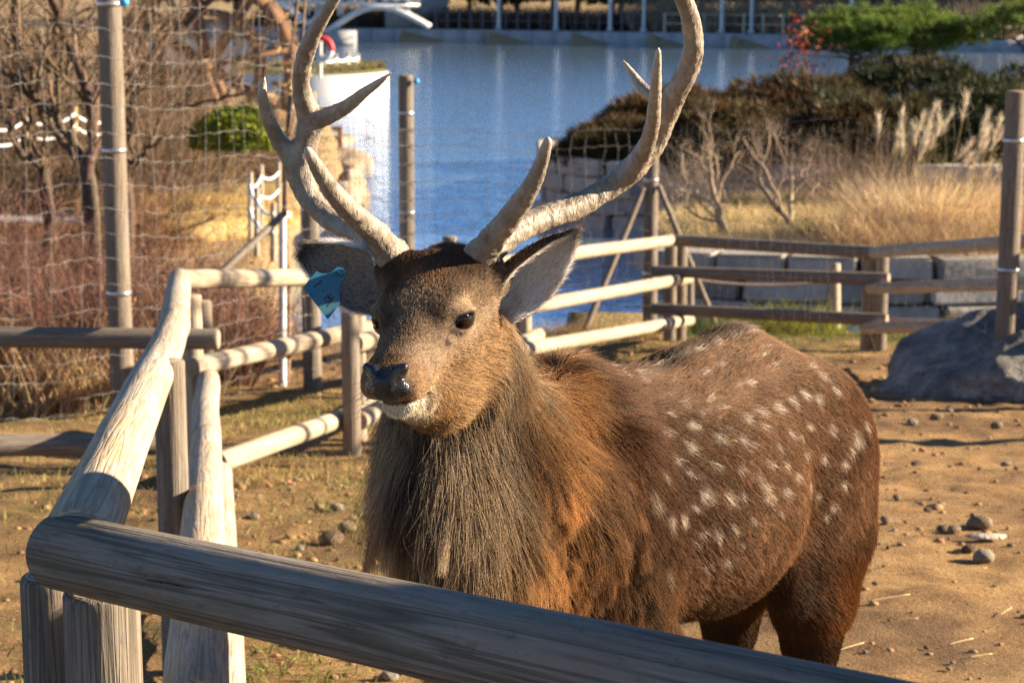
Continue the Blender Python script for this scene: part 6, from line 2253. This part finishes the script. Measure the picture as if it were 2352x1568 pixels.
# trees, reeds and hedges behind the quay
frs = np.random.default_rng(88)
for k in range(34):
    px = 420 + k * 66 + 18 * frs.normal()
    p = far_at(px, 7 + 5 * frs.random())
    p[2] = float(terrain_z(p[0], p[1]))
    t = empty('far_tree', p, 'dark green tree in the row behind the far quay', 'tree', 'trees behind the far quay')
    h = 4.5 + 1.5 * frs.random()
    v, q, tri = tube_np(np.array([p - [0, 0, 0.2], p + [0.1, 0, h * 0.5], p + [0.15, 0, h]]), [0.22, 0.17, 0.06], 7)
    link('trunk', mesh_np('trunk', v, [q, tri]), plain('far_bark', (0.09, 0.06, 0.045), 0.9) if k == 0 else bpy.data.materials['far_bark'], t)
    n = 2600
    d = nrm(frs.normal(size=(n, 3)))
    pp = p + [0, 0, h * 0.62] + d * np.array([3.0, 2.6, 2.6]) * (0.55 + 0.45 * frs.random((n, 1))) * (1 + 0.25 * fbm(d * 2.5 + k, 2, k))[:, None]
    pp = pp[pp[:, 2] > p[2] + 1.1 + 0.4 * frs.random()]
    cb = (0.03, 0.062, 0.016) if k % 4 else (0.06, 0.075, 0.02)
    v, q, c = leaves(pp, 0.22, jitter_color(cb, len(pp), 0.4, 0.1, frs), frs, 0.6)
    link('crown', mesh_np('crown', v, q, False, c), M_LEAF, t)
for k in range(30):
    px = 640 + k * 58 + 12 * frs.normal()
    p = far_at(px, 3.2 + 1.5 * frs.random())
    p[2] = float(terrain_z(p[0], p[1]))
    tall = px > 1480
    n = 700
    pts = p + np.clip(frs.normal(size=(n, 3)), -1.8, 1.8) * [1.2, 0.6, 0]
    col = (0.36, 0.27, 0.18) if tall else ((0.10, 0.075, 0.05) if k % 3 else (0.17, 0.09, 0.05))
    o = grass_patch('reed_bed' if tall else 'undergrowth', '', pts, 2.1 if tall else 1.5, 0.035, jitter_color(col, n, 0.25, 0.06, frs), 0.25, 900 + k, None, None, 3)
    tag(o, 'pale reeds behind the cream railing on the far shore' if tall else 'brown undergrowth behind the far quay', 'reeds' if tall else 'undergrowth', 'reed beds on the far shore' if tall else 'undergrowth on the far shore')

# white arched footbridge and its abutment
bd = 118.0
fb = empty('footbridge', P(840, 70, bd), 'white steel arch footbridge at the end of the pond', 'bridge')
for side in (0.0, 2.4):
    arc = np.array([P(x, y, bd) + [0, side, 0] for x, y in spline([(690, 150), (730, 92), (770, 58), (815, 30), (860, 17), (905, 22), (945, 40), (985, 62)], 30)][6:])
    v, q, tri = tube_np(arc, 0.15, 8)
    link('arch_rib', mesh_np('arch_rib', v, [q, tri]), M_WHITE, fb)
    for y0 in (8, -8):
        v, q, tri = tube_np(np.array([P(600, y0 - 6, bd) + [0, side, 0], P(960, y0 + 4, bd) + [0, side, 0]]), 0.10, 6)
        link('deck_beam', mesh_np('deck_beam', v, [q, tri]), M_WHITE, fb)
    for x in range(700, 960, 26):
        v, q, tri = tube_np(np.array([P(x, -24, bd) + [0, side, 0], P(x, 36 if x < 800 or x > 930 else 18, bd) + [0, side, 0]]), 0.07, 5)
        link('hanger', mesh_np('hanger', v, [q, tri]), M_WHITE, fb)
    for xa, xb in ((640, 705), (770, 705)):
        v, q, tri = tube_np(np.array([P(xa, 2, bd) + [0, side, 0], P(xb, 58, bd) + [0, side, 0]]), 0.14, 6)
        link('strut', mesh_np('strut', v, [q, tri]), M_WHITE, fb)
b = Bag()
c0 = P(783, 70, bd)
box_bag(b, (c0[0], c0[1] + 1.0, -1.5), (0.75, 1.6, 0.55))
link('pier', b.mesh('pier', False), M_CONC, fb)
b = Bag()
c0 = P(958, 45, bd + 12)
box_bag(b, (c0[0], c0[1], 0.0), (2.0, 1.2, 1.7))
ab = link('retaining_wall', b.mesh('retaining_wall', False), plain('stained_concrete', (0.30, 0.28, 0.26), 0.9, 0, 0.25, 1.0, 0.4))
tag(ab, 'stained concrete abutment wall under the footbridge', 'wall')


# ---------------------------------------------------------------- in the yard: boulder, stones, straw, tufts
def yard_z(x, y):
    p = np.array([x, y, 0.0])
    return float(0.12 - 0.095 * (y - 3.0) + 0.035 * fbm(p * 0.9, 3, 1) + 0.020 * fbm(p * 4.0, 3, 2))


bp = P(2330, 800, 13.4)
bz = yard_z(bp[0], bp[1])
bo = link('boulder', rock_mesh('boulder', (1.22, 0.75, 0.46), 36, 6, 0.55), M_ROCKB, loc=(bp[0] + 0.34, bp[1], bz + 0.10))
bo.rotation_euler = (0.1, -0.12, 0.5)
tag(bo, 'big dark grey boulder lying in the yard before the right fence', 'boulder')

M_PEB = [stone_material('pebble_%s' % nm, a, b2, c2, 1.3) for nm, a, b2, c2 in (('tan', (0.24, 0.16, 0.09), (0.42, 0.30, 0.18), (0.56, 0.43, 0.29)), ('grey', (0.30, 0.25, 0.19), (0.50, 0.42, 0.32), (0.64, 0.55, 0.43)), ('brown', (0.14, 0.09, 0.055), (0.25, 0.16, 0.09), (0.34, 0.23, 0.14)))]
PEB_ME = []
for k in range(6):
    for mt in range(3):
        me = rock_mesh('stone', (1.0, 0.8 + 0.1 * (k % 3), 0.62), 800 + k, 2, 0.32)
        me.materials.append(M_PEB[mt])
        PEB_ME.append(me)


def stone(px, py, size, kind=0, label=None, group=None, sink=0.3):
    g0 = G(px, py)
    s = size * DM * np.linalg.norm(g0 - CAM) * 0.5
    o = bpy.data.objects.new('stone', PEB_ME[(STONE[0] % 6) * 3 + kind])
    STONE[0] += 1
    COL.objects.link(o)
    o.location = (g0[0], g0[1], yard_z(g0[0], g0[1]) + s * (0.55 - sink) + 0.006)
    o.scale = (s, s, s)
    o.rotation_euler = (random.uniform(-0.3, 0.3), random.uniform(-0.3, 0.3), random.uniform(0, 6.28))
    tag(o, label or 'small tan stone lying on the dirt of the yard', 'stone', group or 'stones scattered on the dirt')
    return o


STONE = [0]
BIG = [(2248, 1215, 70, 0), (2190, 1230, 44, 0), (2165, 1222, 30, 2), (2255, 1285, 60, 1), (2225, 1270, 40, 2), (1962, 1186, 34, 1), (1985, 1165, 34, 0), (2035, 1208, 34, 0), (1935, 1412, 60, 0), (1645, 1425, 60, 0), (2150, 962, 36, 0), (2095, 972, 28, 1), (2290, 985, 34, 0), (2180, 940, 22, 1),
       (2290, 1235, 26, 2), (2060, 1140, 26, 0), (2105, 1075, 30, 2), (760, 1250, 60, 2), (800, 1225, 50, 0), (775, 1178, 34, 1), (725, 1488, 70, 0), (760, 1500, 34, 1), (810, 1520, 30, 0), (895, 1560, 44, 1), (585, 1195, 26, 1), (640, 1430, 30, 0), (735, 1175, 26, 0), (690, 1270, 24, 1), (2130, 1180, 22, 2), (2310, 1060, 26, 1)]
for px, py, sz, kd in BIG:
    stone(px, py, sz, kd, 'rounded fist-sized stone on the dirt of the yard', 'larger stones on the dirt')
rs = np.random.default_rng(9)
for k in range(110):
    px, py = (rs.uniform(1560, 2352), rs.uniform(880, 1560)) if k < 62 else (rs.uniform(520, 1000), rs.uniform(1080, 1568))
    stone(px, py, rs.uniform(7, 17), int(rs.integers(0, 3)))
# flat pale slab
g0 = G(2265, 1250)
sl = link('flat_stone', rock_mesh('flat_stone', (0.085, 0.04, 0.010), 845, 2, 0.2), M_PEB[1], loc=(g0[0], g0[1], yard_z(g0[0], g0[1]) + 0.018))
tag(sl, 'thin pale flat stone lying beside two round stones', 'stone')
# straws
for k, (px, py, L, a) in enumerate(((2040, 1402, 0.16, 0.35), (2230, 1320, 0.12, 0.2), (2205, 1495, 0.10, 0.5), (1990, 1195, 0.07, -0.4), (2120, 1330, 0.1, -0.15), (1950, 1505, 0.12, 0.6), (2080, 1440, 0.08, 0.1), (2310, 1420, 0.09, 0.9), (2130, 1100, 0.12, 0.05), (2250, 1530, 0.08, 0.3))):
    g0 = G(px, py)
    z = yard_z(g0[0], g0[1]) + 0.016
    d = np.array([math.cos(a), math.sin(a), 0.04])
    v, q, tri = tube_np(spline([g0 * [1, 1, 0] + [0, 0, z] - d * L / 2, g0 * [1, 1, 0] + [0, 0, z + 0.001], g0 * [1, 1, 0] + [0, 0, z] + d * L / 2], 7), 0.0016, 5)
    tag(link('straw', mesh_np('straw', v, [q, tri]), plain('straw_stalk', (0.55, 0.42, 0.2), 0.7) if k == 0 else bpy.data.materials['straw_stalk']), 'single dry straw lying on the dirt', 'straw', 'straws on the dirt')
# dirt clods
cb = Bag()
m3 = [rock_mesh('c', (1, 1, 0.7), 870 + k, 1, 0.4) for k in range(4)]
geo = [(np.array([v.co[:] for v in m.vertices]), np.array([p.vertices[:] for p in m.polygons])) for m in m3]
for m in m3: bpy.data.meshes.remove(m)
for k in range(2100):
    if k < 1000: x, y = rs.uniform(-0.9, 3.3), rs.uniform(5.2, 13.5)
    elif k < 1600: x, y = 0.9 + 1.1 * rs.normal(), 14.4 + 0.9 * rs.normal()
    else: x, y = -1.2 + 0.6 * rs.normal(), rs.uniform(4.3, 9.5)
    s = abs(0.010 + 0.010 * rs.normal()) + 0.004 + (0.022 if 1000 <= k < 1600 else 0.0) * rs.random()
    v, t = geo[k % 4]
    a = rs.random() * 6.28
    vv = np.stack([v[:, 0] * math.cos(a) - v[:, 1] * math.sin(a), v[:, 0] * math.sin(a) + v[:, 1] * math.cos(a), v[:, 2]], -1) * s
    cb.add(vv * [1, 1, 0.7] + [x, y, yard_z(x, y) + s * 0.12], None, t, jitter_color((0.25, 0.15, 0.075), 1, 0.3, 0.05, rs)[0])
tag(link('dirt_clods', cb.mesh('dirt_clods'), vertex_mat('clod_dirt', 0.95, 0, 0.3, 60)), 'crumbly clods of brown soil strewn over the yard', 'soil', kind='stuff')
# low grass: green and straw tufts by the fences
pts, cols = [], []
for (cx, cy, sx, sy, n, c0) in ((-0.75, 7.6, 0.25, 1.2, 1100, (0.16, 0.17, 0.045)), (-0.35, 8.6, 0.35, 0.8, 800, (0.20, 0.19, 0.06)), (-1.0, 9.6, 0.6, 0.5, 1800, (0.36, 0.26, 0.11)), (-1.6, 11.5, 0.6, 0.5, 2600, (0.30, 0.24, 0.09)), (-0.9, 12.2, 0.5, 0.6, 2200, (0.22, 0.21, 0.06)),
                               (2.6, 17.6, 0.9, 0.35, 2600, (0.13, 0.16, 0.035)), (3.7, 17.4, 0.4, 0.3, 1600, (0.10, 0.15, 0.03)), (1.2, 17.7, 0.8, 0.5, 2600, (0.26, 0.21, 0.08)), (2.1, 16.6, 0.7, 0.4, 1300, (0.15, 0.16, 0.045)), (-0.2, 16.8, 0.9, 0.6, 2600, (0.40, 0.27, 0.11)), (1.4, 15.2, 0.5, 0.5, 900, (0.16, 0.17, 0.05)),
                               (-1.25, 5.4, 0.2, 0.8, 700, (0.18, 0.18, 0.05)), (-1.8, 9.0, 0.5, 0.9, 1800, (0.28, 0.23, 0.09)), (-0.62, 5.0, 0.12, 0.6, 900, (0.15, 0.17, 0.04)), (0.55, 15.9, 0.6, 0.5, 900, (0.17, 0.17, 0.05))):
    x, y = cx + sx * rs.normal(size=n), cy + sy * rs.normal(size=n)
    ok = y < 18.3
    x, y = x[ok], y[ok]
    z = 0.12 - 0.095 * (y - 3.0) + 0.035 * fbm(np.stack([x, y, x * 0], -1) * 0.9, 3, 1) - 0.005
    pts.append(np.stack([x, y, z], -1))
    cols.append(jitter_color(c0, len(x), 0.3, 0.1, rs))
pts, cols = np.concatenate(pts), np.concatenate(cols)
grass_patch('yard_grass', 'thin green and straw grass along the yard fences', pts, 0.055, 0.003, cols, 0.6, 77)
for k, (px, py, d, nn, h, c0) in enumerate(((1290, 715, 17.4, 700, 0.22, (0.42, 0.29, 0.13)), (1400, 720, 17.6, 500, 0.16, (0.36, 0.25, 0.11)), (1640, 755, 18.0, 500, 0.28, (0.12, 0.16, 0.035)), (1740, 750, 18.1, 450, 0.24, (0.20, 0.19, 0.05)), (1830, 745, 18.2, 500, 0.34, (0.26, 0.27, 0.03)))):
    p0 = P(px, py, d)
    p0[2] = yard_z(p0[0], p0[1]) - 0.02
    pp = p0 + np.clip(rs.normal(size=(nn, 3)), -1.6, 1.6) * [0.26, 0.12, 0]
    o = grass_patch('grass_tuft', '', pp, h, 0.0045, jitter_color(c0, nn, 0.25, 0.08, rs), 0.5, 950 + k, None, None, 4)
    tag(o, ('straw-coloured grass tuft at the pond edge left of the fence corner', 'short straw tuft near the slanting brace', 'dark green grass tuft behind the fence corner posts', 'olive grass tuft under the dark panel', 'bright yellow-green grass tuft under the dark panel')[k], 'grass tuft')

# leafless tree added right of the picture so its trunk shades the yard
bare_tree(np.array([4.9, 10.75, yard_z(4.9, 10.75)]), 2.6, 'unseen leafless tree added to throw a bar of shade across the yard', 991, (0.14, 0.10, 0.075), 0.10, (0.02, 0.02, 0), 3, 0.35, 1)

# evergreen bush added out of view on the right to shade the front rail
leaf_bush(np.array([3.7, 2.0, float(ground_z(0, 2.0)) + 1.25]), (0.85, 0.78, 1.75), 15000, 0.055, (0.03, 0.055, 0.018), (0.07, 0.11, 0.03), 'unseen evergreen bush added to keep the front rail in shade', 995, 'added_shade_bush')
